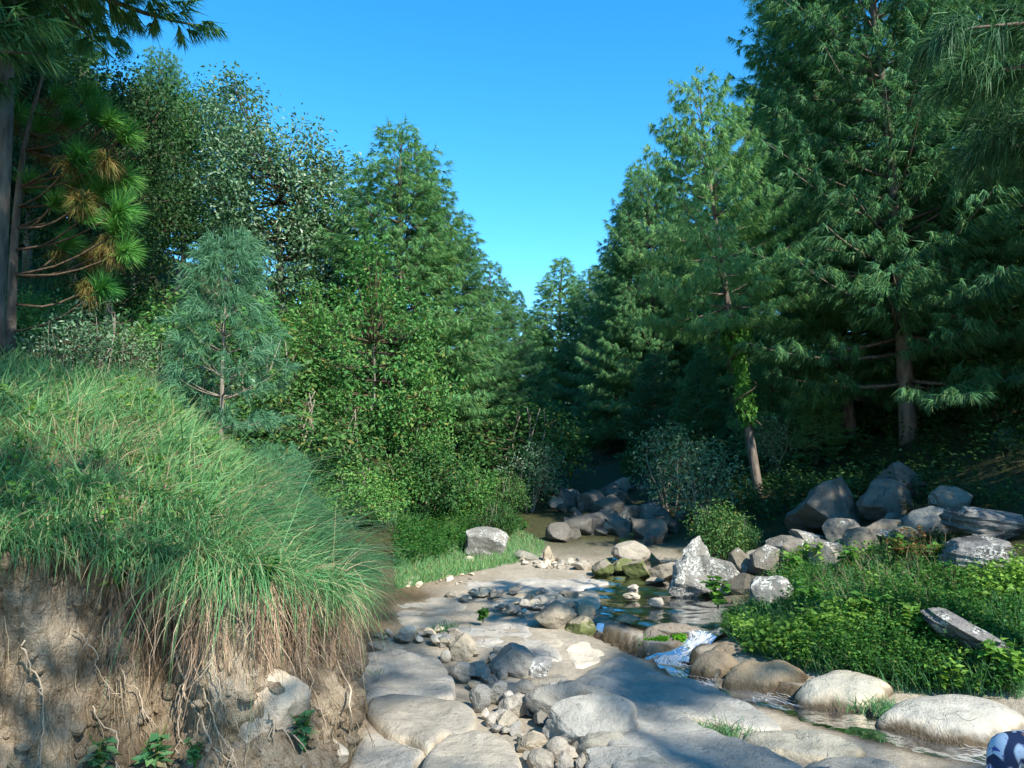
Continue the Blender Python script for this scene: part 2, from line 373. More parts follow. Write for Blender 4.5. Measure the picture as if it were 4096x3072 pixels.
def warp(a, b, c, n, k):                          # grid lines from a to b, densest around c
    u0, u1 = math.asinh((a - c) / k), math.asinh((b - c) / k); return c + k * np.sinh(np.linspace(u0, u1, n))
gx = warp(-70, 70, .6, 330, 2.2); gy = warp(-14, 120, 5.6, 340, 2.4)
X, Y = np.meshgrid(gx, gy); Z = ground_z(X, Y)
ny, nx = X.shape; ii = (np.arange(ny - 1)[:, None] * nx + np.arange(nx - 1)[None]).ravel()
gme = mesh_np('ground', np.stack([X, Y, Z], -1), np.stack([ii, ii + 1, ii + nx + 1, ii + nx], -1), M_GROUND)
xr = np.interp(Y, XR_Y, XR); xl = np.interp(Y, XL_Y, XL); md, _ = edge_dist(X, Y)
nz = .25 * fbm(np.stack([X * 2, Y * 2, 0 * X], -1), 3, 21)
zone_rock = sstep(-.2, .15, xr + .15 - X + nz) * sstep(-.15, .2, X - xl + nz) * (1 - sstep(9.5, 11.5, Y))
zone_soil = np.clip(sstep(.05, .3, md) + sstep(-.9, -.1, X - xl + nz) * sstep(.5, -.1, X - xl + nz) * .9, 0, 1) * (Y < 12)
pd = path_dist(X, Y); zone_wet = sstep(1.5, 1.0, pd + nz * .6)
ca = gme.color_attributes.new('zone', 'FLOAT_COLOR', 'POINT')
ca.data.foreach_set('color', np.stack([zone_rock, zone_soil, zone_wet, np.ones_like(X)], -1).astype(np.float32).ravel())
ground = tag(link('ground', gme), 'rocky creek bed and forest floor of the valley', 'ground', kind='structure')

# ------------------------------------------------------------------ earth bank with its overhanging lip
def bank_material():
    m, nt, b, o = mat('bank_earth'); geo = N(nt, 'NewGeometry'); P = geo.outputs['Position']
    mp = N(nt, 'Mapping'); mp.inputs['Scale'].default_value = (1, 1, .55); nt.links.new(P, mp.inputs[0])
    n1 = noise(nt, P, 2.6, 5, .6); n2 = noise(nt, mp.outputs[0], 26, 5, .7, .4); n3 = noise(nt, P, 60, 4, .7)
    f = mth(nt, 'ADD', mth(nt, 'MULTIPLY', n1, .55), mth(nt, 'MULTIPLY', n2, .45))
    c = ramp(nt, f, [(.34, (.13, .095, .06)), (.46, (.32, .245, .16)), (.56, (.48, .39, .28)), (.72, (.60, .51, .38))])
    sz = N(nt, 'SeparateXYZ'); nt.links.new(P, sz.inputs[0])
    mo = mth(nt, 'MULTIPLY', maprange(nt, n1, .5, .66), maprange(nt, sz.outputs[2], .5, .2))
    c = mixc(nt, mth(nt, 'MULTIPLY', mo, .45), c, (.15, .15, .045))
    nt.links.new(c, b.inputs['Base Color']); b.inputs['Roughness'].default_value = .95; b.inputs['Specular IOR Level'].default_value = .1
    bump(nt, b, mth(nt, 'ADD', mth(nt, 'ADD', n2, mth(nt, 'MULTIPLY', n3, .7)), n1), 1., .05); return m
M_EARTH = bank_material()
NU, NVB = 860, 130
EF = curve(FRONT, NU); lipf = np.interp(np.linspace(0, 11, NU), np.linspace(0, 11, 140), LIP)
lipf = lipf + .04 * fbm(np.stack([np.linspace(0, 26, NU), np.zeros(NU), np.zeros(NU)], -1), 3, 63)
tn = np.gradient(EF, axis=0); nout = nrm(np.stack([tn[:, 1], -tn[:, 0]], -1)); ul = np.concatenate([[0], np.cumsum(np.linalg.norm(np.diff(EF, axis=0), axis=1))])
v = np.linspace(0, 1, NVB)
prof_t = [0, .10, .28, .46, .60, .70, .80, .88, 1.0]
prof_o = [.26, .14, .05, -.03, -.09, -.05, .03, -.06, -.55]
prof_z = [-.14, .02, .25, .50, .70, .84, .96, 1.03, 1.12]
def smooth_interp(t, xs, ys):
    q = np.interp(t, xs, np.arange(len(xs))); return curve(np.array(ys)[:, None], 400)[np.clip((q / (len(xs) - 1) * 399).astype(int), 0, 399), 0]
po, pz = smooth_interp(v, prof_t, prof_o), smooth_interp(v, prof_t, prof_z)
# the undercut hollow at about one third of the visible face, soft ribs elsewhere
uw = np.linspace(0, 1, NU)
hollow = np.exp(-((EF[:, 0] + 1.66) / .15) ** 2) * (EF[:, 1] < 4.4)
bulge = np.exp(-((EF[:, 0] + 1.16) / .26) ** 2) * (EF[:, 1] < 4.3)
U, Vv = np.meshgrid(np.arange(NU), np.arange(NVB), indexing='ij')
face = sstep(.12, .30, v) * (1 - sstep(.70, .84, v))
rib = fbm(np.stack([ul[:, None] * 9 + 0 * v, .8 * v[None] + 0 * ul[:, None], 0 * U], -1), 3, 41)
lump = fbm(np.stack([ul[:, None] * 3 + 0 * v, 3 * v[None] + 0 * ul[:, None], 0 * U], -1), 5, 51)
crack = np.abs(fbm(np.stack([ul[:, None] * 7 + 0 * v, 5 * v[None] + 0 * ul[:, None], 0 * U], -1), 4, 57))
grit = fbm(np.stack([ul[:, None] * 16 + 0 * v, 11 * v[None] + 0 * ul[:, None], 0 * U], -1), 4, 58); lipn = fbm(np.stack([ul * 2.6, 0 * ul, 0 * ul], -1), 3, 65)
amp = sstep(0, .12, v)[None] * (1 - sstep(.86, 1, v))[None]
off = po[None] + amp * (.06 * rib * face[None] + .12 * lump + .10 * np.minimum(crack, .5)) - .42 * hollow[:, None] * face[None] * (.8 + .6 * lump) + .03 * amp * np.abs(grit) + .10 * lipn[:, None] * sstep(.6, .8, v)[None] * (1 - sstep(.84, 1, v))[None] + .12 * bulge[:, None] * (sstep(.05, .2, v) * (1 - sstep(.4, .6, v)))[None]
top0 = lipf[:, None]
Zb = pz[None] * top0 / 1.03 + .03 * amp * lump
XYb = EF[:, None, :] + nout[:, None, :] * off[..., None]
mz, _ = mound(XYb[:, -30:, 0], XYb[:, -30:, 1])
w = sstep(.80, 1.0, v[-30:])[None]; Zb[:, -30:] = Zb[:, -30:] * (1 - w) + (mz + .02) * w
Vb = np.concatenate([XYb, Zb[..., None]], -1)
i0 = (np.arange(NU - 1)[:, None] * NVB + np.arange(NVB - 1)[None]).ravel()
bank = tag(link('earth_bank', mesh_np('earth_bank', Vb, np.stack([i0, i0 + NVB, i0 + NVB + 1, i0 + 1], -1), M_EARTH)),
           'eroded brown earth bank with roots hanging under its grassy lip', 'bank', kind='structure')
def bank_pt(u, vv, lift=0.):
    """a point on the bank face; u in 0..NU-1, vv in 0..1"""
    i = np.clip(np.asarray(u).astype(int), 0, NU - 1); j = np.clip((np.asarray(vv) * (NVB - 1)).astype(int), 0, NVB - 1)
    p = Vb[i, j].copy(); p[..., :2] += nout[i] * np.asarray(lift)[..., None] if np.ndim(lift) else nout[i] * lift
    return p, nout[i]

# ------------------------------------------------------------------ plant generators
def needles(pos, axis, m, length, width, spread, droop, rng, shoot=.1, seg2=False):
    """m needles at every tuft position, fanning about its axis and drooping"""
    n = len(pos); P = np.repeat(pos, m, 0); A = np.repeat(nrm(axis), m, 0); k = n * m
    base = P + A * (rng.uniform(-.6, .4, (k, 1)) * shoot)
    d = nrm(A + perp(A, rng) * np.tan(np.clip(rng.normal(spread, .25, (k, 1)), .1, 1.35)) * .9)
    L = length * rng.uniform(.75, 1.15, (k, 1)); side = perp(d, rng) * width * .5
    g = np.array([0, 0, -1.])
    if not seg2:
        tip = base + nrm(d + g * droop * rng.uniform(.5, 1.4, (k, 1))) * L
        V = np.stack([base - side, base + side, tip], 1).reshape(-1, 3)
        return V, np.arange(k * 3).reshape(-1, 3)
    mid = base + nrm(d + g * droop * .35) * L * .5; tip = mid + nrm(d + g * droop * 1.5 * rng.uniform(.6, 1.3, (k, 1))) * L * .5
    V = np.stack([base - side, base + side, mid + side * .8, mid - side * .8, tip], 1).reshape(-1, 3); i = np.arange(k)[:, None] * 5
    return V, [np.concatenate([i + 3, i + 2, i + 4], 1), np.concatenate([i, i + 1, i + 2, i + 3], 1)]
def blades(P, d0, L, width, bend, rng, nseg=3, g=(0, 0, -1.), wig=0.):
    """curved tapering blades: start P, first direction d0, each bending towards g"""
    n = len(P); g = np.asarray(g, float); L = np.broadcast_to(np.asarray(L, float).reshape(-1, 1), (n, 1)); bend = np.broadcast_to(np.asarray(bend, float).reshape(-1, 1), (n, 1))
    W = np.broadcast_to(np.asarray(width, float).reshape(-1, 1), (n, 1))
    d = nrm(d0); p = P.copy(); side = nrm(np.cross(d, nrm(rng.normal(size=d.shape) * .35 + np.array([.2, -1, .15])))) * W * .5
    rows = []
    for s in range(nseg):
        wv = 1 - .75 * (s / nseg) ** 1.5
        rows += [p - side * wv, p + side * wv]
        p = p + d * L / nseg
        d = nrm(d + g * bend / nseg + (wig * rng.normal(size=d.shape) if wig else 0))
    rows.append(p)
    V = np.stack(rows, 1).reshape(-1, 3); k = 2 * nseg + 1; i = np.arange(n)[:, None] * k
    Q = np.concatenate([np.concatenate([i + 2 * s, i + 2 * s + 1, i + 2 * s + 3, i + 2 * s + 2], 1) for s in range(nseg - 1)]) if nseg > 1 else np.zeros((0, 4), int)
    Tt = np.concatenate([i + k - 3, i + k - 2, i + k - 1], 1)
    return V, [Tt, Q]
def leaves(P, nv, dirv, L, W, rng, fold=.25):
    """leaf = two triangles folded along the midrib, pointed at both ends"""
    n = len(P); L = np.broadcast_to(np.asarray(L, float).reshape(-1, 1), (n, 1)); W = np.broadcast_to(np.asarray(W, float).reshape(-1, 1), (n, 1))
    d = nrm(dirv); nv = nrm(nv - d * (nv * d).sum(-1, keepdims=True)); s = np.cross(d, nv)
    mid = P + d * L * .45
    V = np.stack([P, mid + s * W * .5 + nv * W * fold * .5, P + d * L - nv * L * .12, mid - s * W * .5 + nv * W * fold * .5], 1).reshape(-1, 3)
    i = np.arange(n)[:, None] * 4
    return V, np.concatenate([np.concatenate([i, i + 1, i + 2], 1), np.concatenate([i, i + 2, i + 3], 1)])

def pine_meshes(name, H, hb, R, seed, lean=(0, 0), whorl=.36, nb=5, needle=.19, ncount=26, nw=.019, droop=1.15, dens=1.15, trunk_r=None, nmat=None, bmat=None, up=.35, shape=.75, seg2=False, gap=.0, sideL=.38):
    rng = np.random.default_rng(seed); trunk_r = trunk_r or .011 * H + .02
    hs_ = np.linspace(0, 1, 22); wob = .012 * H
    tp = np.stack([lean[0] * H * hs_ ** 1.2 + wob * np.sin(hs_ * 5 + seed) * hs_, lean[1] * H * hs_ ** 1.2 + wob * np.cos(hs_ * 4 + seed) * hs_, H * hs_ - .15 * (hs_ == 0)], -1)
    tr = trunk_r * ((1 - hs_) ** .85 * .95 + .05); tr[0] *= 1.25
    tv, tf = tube(tp, tr, 10); bg = Bag(); bg.add(tv, tf); trunk = bg.mesh(name + '_trunk', bmat or M_BARK)
    tz = lambda h: np.array([np.interp(h, tp[:, 2], tp[:, k]) for k in range(3)])
    lb = Bag(); pos, ax = [], []
    h = hb; az = rng.uniform(0, 6.28)
    while h < H - .12:
        t = (h - hb) / (H - hb); az += rng.uniform(.5, 1.2)
        n = nb if t < .85 else max(3, nb - 2)
        for b in range(n):
            if rng.uniform() < gap * (1 - t): continue
            L = R * ((1 - t) ** shape) * (.62 + .38 * min(1, t * 6 + .35)) * rng.uniform(.72, 1.18) + .10
            a = az + b * 2 * np.pi / n + rng.normal(0, .18); e = (up - .35) + t * .75 + rng.normal(0, .1)
            hd = np.array([math.cos(a), math.sin(a), 0]); s = np.linspace(0, 1, 7)[:, None]
            h0 = h + rng.uniform(-.12, .12) * whorl
            bp = tz(h0) + hd * L * s * math.cos(e) + np.array([0, 0, 1.]) * L * (math.sin(e) * s - .16 * s * (1 - t) + .22 * s ** 2.2)
            tvb, tfb = tube(bp, (np.interp(h0, tp[:, 2], tr) * .28 + .004) * (1 - .85 * s[:, 0]), 4); lb.add(tvb, tfb)
            # side shoots lie in the branch's own plane, so the crown forms layers
            ns = max(3, int(L / .16 * dens)); sd_ = np.cross(hd, [0, 0, 1.])
            for k in range(ns):
                f = .22 + .78 * (k + rng.uniform(.2, .8)) / ns
                if f < .30 and rng.uniform() < .5: continue
                p0 = bp[int(f * 6)] * (1 - (f * 6) % 1) + bp[min(6, int(f * 6) + 1)] * ((f * 6) % 1)
                sgn = 1 if k % 2 else -1
                l2 = (sideL * L * (1.05 - f) + .12) * rng.uniform(.6, 1.2)
                dr = nrm(hd * rng.uniform(.45, .9) + sd_ * sgn * rng.uniform(.5, 1.) + np.array([0, 0, rng.uniform(-.05, .4)]))
                m = max(1, int(l2 / .11))
                for q in range(m):
                    pos.append(p0 + dr * l2 * (q + 1) / m + rng.normal(0, .02, 3)); ax.append(dr + rng.normal(0, .25, 3) + np.array([0, 0, .15]))
            pos.append(bp[-1]); ax.append(bp[-1] - bp[-3])
        h += whorl * rng.uniform(.75, 1.25) * (1 - .45 * t)
    for k in range(4): pos.append(tz(H - .06 * k)); ax.append(np.array([0, 0, 1.]) + rng.normal(0, .25, 3))
    V, F = needles(np.array(pos), np.array(ax), ncount, needle, nw, .62, droop, rng, .12, seg2)
    return trunk, lb.mesh(name + '_limbs', bmat or M_BARK), mesh_np(name + '_crown', V, F, nmat or M_PINE, False)
def put_tree(name, meshes, loc, rotz, scale, label, group=None, cat='tree', lean=None):
    r = bpy.data.objects.new(name, None); COL.objects.link(r); r.empty_display_size = .2
    r.location = tuple(float(c) for c in loc); r.rotation_euler = (lean[0] if lean else 0, lean[1] if lean else 0, rotz)
    r.scale = (scale,) * 3 if np.isscalar(scale) else scale
    for nm, me in zip(('trunk', 'limbs', 'crown'), meshes):
        if me is not None: link(nm, me, r)
    return tag(r, label, cat, group)

def broad_meshes(name, H, lobes, nclus, nleaf, L, seed, lmat, bmat=None, trunk_r=.07, crad=.34, stems=1, droop=.25, limb_r=.018, wl=.55):
    """lobes: (x, y, z, rx, ry, rz, share); leaf clumps sit towards the outside of the lobes"""
    rng = np.random.default_rng(seed); lb = Bag(); tb = Bag()
    share = np.array([l[6] for l in lobes], float); share /= share.sum(); C = []
    for l, s in zip(lobes, share):
        n = max(3, int(nclus * s)); d = nrm(rng.normal(size=(n, 3))); r = rng.uniform(.25, 1, (n, 1)) ** .45
        C.append(np.array(l[:3]) + d * r * np.array(l[3:6]))
    C = np.concatenate(C); C = C[C[:, 2] > .12 * min(H, 2)]
    cen = np.array([np.average([l[k] for l in lobes], weights=share) for k in range(3)])
    tops = []
    for s in range(stems):
        a = rng.uniform(0, 6.28); sp_ = 0 if stems == 1 else .22 * H
        end = np.array([cen[0] * .9 + sp_ * math.cos(a), cen[1] * .9 + sp_ * math.sin(a), H * (rng.uniform(.58, .66) if stems == 1 else rng.uniform(.72, .86))])
        st = np.array([.05 * math.cos(a), .05 * math.sin(a), -.1]) * (stems > 1) + np.array([0, 0, -.1])
        tp = curve(np.array([st, st + (end - st) * .35 + rng.normal(0, .04 * H, 3) * [1, 1, .2], st + (end - st) * .7 + rng.normal(0, .04 * H, 3) * [1, 1, .2], end]), 12)
        tv, tf = tube(tp, trunk_r * np.linspace(1, .18, 12), 7); tb.add(tv, tf); tops.append(tp)
    tops = np.concatenate(tops)
    for c in C[::2 if len(C) > 160 else 1]:
        cand = tops[tops[:, 2] < c[2] - .05]; cand = cand if len(cand) else tops[:2]
        o = cand[((cand - c) ** 2 * [1, 1, .6]).sum(-1).argmin()]
        tv, tf = tube(curve(np.array([o, o * .5 + c * .5 + np.array([0, 0, -.08 * np.linalg.norm(c - o)]) + rng.normal(0, .03, 3), c]), 6), limb_r * np.linspace(1, .25, 6), 4); lb.add(tv, tf)
    n = len(C); P = np.repeat(C, nleaf, 0); off = rng.normal(size=(len(P), 3)) * crad * .55 * [1, 1, .75]
    P = P + off; outw = nrm(P - cen)
    nv = nrm(.5 * outw + np.array([0, 0, .8]) + .55 * rng.normal(size=P.shape)); dv = nrm(nrm(off) + rng.normal(size=P.shape) * .6 + np.array([0, 0, -droop]))
    V, F = leaves(P, nv, dv, L * rng.uniform(.6, 1.2, len(P)), wl * L * rng.uniform(.7, 1.2, len(P)), rng)
    return tb.mesh(name + '_trunk', bmat or M_BARKG), lb.mesh(name + '_limbs', M_TWIG), mesh_np(name + '_crown', V, F, lmat, False)
print('generators', time.time() - T0)

# ------------------------------------------------------------------ rocks and slabs
def ico(sub):
    bm = bmesh.new(); bmesh.ops.create_icosphere(bm, subdivisions=sub, radius=1); bm.verts.ensure_lookup_table()
    V = np.array([v.co[:] for v in bm.verts]); F = np.array([[v.index for v in f.verts] for f in bm.faces]); bm.free(); return V, F
ICO = {k: ico(k) for k in (3, 4, 5, 6)}
def rock_shape(seed, sub=4, nplanes=9, ang=.72, rough=.06, strat=0.):
    """a sphere trimmed by planes: flat faces and blunt edges, then weathered"""
    rng = np.random.default_rng(seed); V, F = ICO[sub]; V = V.copy()
    for k in range(nplanes):
        n = nrm(rng.normal(size=3)); d = rng.uniform(ang - .12, ang + .16)
        e = np.maximum(V @ n - d, 0); V = V - np.outer(e, n) * .93
    V = V + nrm(V) * (rough * fbm(V * 2.1 + seed * 3.1, 5, seed))[:, None]
    if strat: V[:, :2] *= (1 + strat * vnoise(np.stack([0 * V[:, 0], 0 * V[:, 0], V[:, 2] * 9 + V[:, 0] * 2], -1), seed))[:, None]
    lo, hi = V.min(0), V.max(0); V = (V - (lo + hi) / 2) / (hi - lo)          # unit box
    return V, F
ROCKS = [rock_shape(100 + k, 4, 10 + k % 6, .48 + .03 * (k % 5), .05 + .02 * (k % 3)) for k in range(12)]
ROCKM = {}
def rock_mesh(k, m):
    if (k, m.name) not in ROCKM: ROCKM[(k, m.name)] = mesh_np('rock', ROCKS[k][0], ROCKS[k][1], m, True, 38)
    return ROCKM[(k, m.name)]
def lev(z): return z * .5 if z > .05 else z       # the upper bed rises gently
def rock(name, x0, x1, y0, y1, z, m, label, seed=None, depth=.85, group=None, cat='rock', sub=5, ang=.54, planes=13, rough=.07, rz=None, sink=.12, strat=0., tilt=(0, 0), shared=None):
    """a rock filling the picture box x0..x1, y0..y1, its foot at level z (None: the ground there)"""
    xc = (x0 + x1) / 2; z = None if z is None else lev(z)
    if z is None:
        z = .3
        for _ in range(12): p = G(xc, y1, z); z = .5 * z + .5 * gz(p[0], p[1])
    p = G(xc, y1, z); d = p[1]; w = (x1 - x0) * d / FPX; h = (y1 - y0) * d / FPX * (1 + sink) ; dp = w * depth
    seed = seed if seed is not None else int(x0 * 13 + y0 * 7) % 9973
    loc = (p[0], p[1] + dp * .32, z + h / 2 - h * sink)
    if shared is not None: me = rock_mesh(shared, m)
    else:
        V, F = rock_shape(seed, sub, planes, ang, rough, strat); me = mesh_np(name, V, F, m, True, 34)
    o = link(name, me, None, loc); o.scale = (w, dp, h)
    rng = np.random.default_rng(seed); o.rotation_euler = (tilt[0], tilt[1], rz if rz is not None else rng.uniform(-.35, .35))
    return tag(o, label, cat, group)
def slab(pts, z0, z1, thick, m, seed, p=7., dome=.008, name='slab', parent=ground, rough=1., segs=110, rings=26, tilt=0.):
    """bedrock plate: picture outline (lowest point at level z0, highest at z1), rounded shoulders, domed top"""
    z0, z1 = lev(z0), lev(z1); pts = np.array(pts, float); yl, yh = pts[:, 1].max(), pts[:, 1].min()
    W = np.array([G(a, b, z1 + (z0 - z1) * (b - yh) / (yl - yh)) for a, b in pts]); c = W.mean(0)
    o = curve(np.concatenate([W[-2:], W, W[:3]]), (len(W) + 4) * 24)[24 * 2:-24 * 2]; o = o[np.linspace(0, len(o) - 1, segs + 1).astype(int)[:-1]]
    if ((o[:, 0] * np.roll(o[:, 1], -1) - np.roll(o[:, 0], -1) * o[:, 1]).sum()) < 0: o = o[::-1]
    size = np.sqrt(np.ptp(W[:, 0]) * np.ptp(W[:, 1])) + .02
    t = np.concatenate([1 - np.linspace(0, 1, rings) ** 2.2 * .995]); p = p if name != 'slab' else max(5., size / .055)
    ang_ = np.arange(segs)
    jag = 1 + .045 * rough * fbm(np.stack([np.cos(ang_ / segs * 6.283) * 3, np.sin(ang_ / segs * 6.283) * 3, 0 * ang_ + seed], -1), 4, seed)
    P = c[None, None] + (o - c)[None] * (t[:, None] * (jag * (t[:, None] > 0)))[..., None]
    sh = (1 - t ** p) ** (1 / 2.2)
    hgt = -thick + (thick + dome) * sh
    base_z = P[..., 2] * 1.
    n3 = np.stack([P[..., 0], P[..., 1], 0 * base_z + seed], -1)
    P[..., 2] = base_z + hgt[:, None] + sh[:, None] * rough * (.022 * fbm(n3 * 2.2, 4, seed) + .012 * fbm(n3 * 9, 3, seed + 5))
    P[0, :, 2] = base_z[0] - thick - .05
    i = np.arange(rings - 1)[:, None] * segs; j = np.arange(segs)[None]; k = (j + 1) % segs
    Q = np.stack([i + j, i + k, i + segs + k, i + segs + j], -1).reshape(-1, 4)
    V = np.concatenate([P.reshape(-1, 3), P[-1].mean(0)[None]]); cc = len(V) - 1; b0 = (rings - 1) * segs
    Tt = np.stack([b0 + np.arange(segs), b0 + (np.arange(segs) + 1) % segs, np.full(segs, cc)], -1)
    org = V.mean(0); org[2] = V[:, 2].min()
    return link(name, mesh_np(name, V - org, [Tt, Q], m, True, 40), parent, org)
SL = [([(420, 768), (427, 752), (446, 733), (466, 729), (485, 727), (508, 736), (520, 750), (526, 775), (515, 800), (460, 806), (425, 800)], .03, .03, .1, M_SLAB),
      ([(366, 699), (390, 694), (436, 696), (457, 700), (477, 709), (477, 725), (460, 731), (445, 732), (429, 746), (407, 735), (385, 730), (368, 714)], .03, .03, .1, M_SLAB),
      ([(362, 732), (385, 732), (407, 738), (426, 750), (415, 762), (412, 790), (385, 800), (340, 790)], .01, .01, .1, M_SLAB),
      ([(355, 655), (390, 649), (431, 653), (447, 665), (457, 689), (441, 695), (400, 693), (358, 694)], .03, .05, .1, M_SLAB),
      ([(352, 640), (384, 635), (402, 640), (415, 647), (440, 649), (446, 658), (430, 661), (380, 651)], .06, .07, .1, M_SLAB),
      ([(392, 613), (420, 608), (450, 611), (462, 620), (445, 628), (403, 627)], .10, .12, .09, M_SLAB),
      ([(430, 634), (480, 624), (520, 617), (532, 623), (530, 631), (545, 642), (560, 650), (556, 656), (520, 657), (490, 648), (465, 645), (440, 641)], .05, .1, .1, M_SLAB),
      ([(378, 602), (409, 590), (441, 588), (466, 595), (472, 605), (455, 614), (419, 609), (390, 609)], .12, .17, .1, M_SLAB),
      ([(455, 570), (507, 564), (559, 566), (620, 580), (598, 587), (559, 592), (522, 588), (478, 588), (461, 585)], .2, .27, .1, M_SLAB),
      ([(556, 594), (592, 590), (603, 601), (596, 611), (574, 608), (560, 603)], .19, .21, .1, M_CREAM),
      ([(524, 630), (540, 627), (557, 632), (570, 641), (556, 649), (545, 651), (531, 641)], .045, .05, .1, M_CREAM),
      ([(562, 650), (574, 642), (592, 643), (602, 649), (609, 655), (595, 662), (576, 666), (567, 658)], .02, .03, .1, M_CREAM),
      ([(585, 668), (608, 656), (623, 654), (652, 668), (677, 674), (707, 682), (725, 689), (760, 706), (783, 719), (765, 724), (700, 714), (650, 701), (610, 691), (568, 677)], .035, .035, .12, M_SLABG),
      ([(560, 678), (610, 692), (650, 703), (690, 716), (715, 730), (757, 745), (805, 766), (800, 800), (660, 800), (615, 770), (600, 720), (570, 695)], .045, .045, .12, M_SLABG),
      ([(742, 725), (785, 720), (825, 725), (852, 734), (869, 744), (845, 753), (790, 749), (752, 741)], .01, .02, .14, M_SLABG),
      ([(800, 758), (830, 750), (870, 747), (900, 754), (908, 772), (860, 800), (800, 790)], .015, .015, .14, M_SLABG),
      ([(912, 772), (940, 765), (1000, 764), (1030, 790), (980, 815), (915, 805)], .0, .0, .12, M_SLABG),
      ([(470, 589), (520, 589), (556, 596), (570, 610), (540, 616), (500, 610), (472, 604)], .12, .16, .06, M_SLAB),
      ([(530, 612), (548, 604), (570, 612), (572, 625), (556, 630), (536, 624)], .07, .11, .08, M_SLAB),
      ([(452, 664), (476, 660), (520, 660), (560, 668), (572, 690), (540, 700), (500, 690), (462, 684)], -.03, -.02, .06, M_SLAB)]
for k, (pts, z0, z1, th, m) in enumerate(SL): slab([(a, b + {12: 2, 14: 5, 15: 5, 16: 5}.get(k, 0)) for a, b in pts], z0, z1, th, m, 11 + k * 3)
# ledges beyond the stream: rounded rock standing out of the water
def ledge(pts, z0, z1, th, m, seed, label, p=3.2, dome=.07, name='ledge_rock'):
    if seed in (71, 72, 73): pts = [(a, b - 5) for a, b in pts]
    return tag(slab(pts, z0, z1, th, m, seed, p, dome, name, None), label, 'rock')
ledge([(720, 684), (736, 668), (762, 667), (800, 671), (812, 688), (788, 700), (755, 694)], -.09, .05, .12, M_WETL, 71, 'tan streamside ledge with dark wet mossy flank below the weeds')
ledge([(790, 698), (820, 676), (858, 677), (896, 690), (886, 706), (862, 720), (827, 712)], -.09, .05, .14, M_SLABG, 72, 'grey pitted domed ledge between the tan ledge and the largest dome')
ledge([(870, 716), (897, 703), (947, 695), (1012, 706), (1034, 724), (1006, 746), (996, 757), (968, 754), (924, 738)], -.10, .05, .16, M_SLABG, 73, 'largest grey domed rock with cream undercut flank at the stream edge')
ledge([(598, 640), (606, 625), (621, 616), (646, 618), (648, 628), (634, 640), (623, 651), (606, 646)], -.13, .19, .1, M_WETL, 74, 'brown wet rounded ledge with water trickling on its left')
moss_ledge = ledge([(630, 658), (640, 632), (650, 625), (672, 625), (697, 628), (711, 634), (706, 646), (678, 662), (658, 661)], -.13, .19, .12, M_WETL, 75, 'big blunt ledge with cream crown and bright green moss apron')
ledge([(688, 668), (707, 655), (738, 659), (740, 672), (722, 682), (700, 676)], -.09, .03, .1, M_WETL, 76, 'low brown wet ledge right below the little waterfall')
ledge([(706, 652), (735, 637), (758, 642), (765, 653), (738, 657), (720, 657)], -.0, .07, .1, M_WETL, 77, 'pale knobbly ledge between the waterfall and the weedy bank')
ledge([(574, 630), (590, 614), (612, 607), (620, 614), (605, 628), (598, 641), (584, 640)], -.05, .19, .1, M_WETL, 78, 'dark brown ledge under the lip of the pool beside the mossy block')

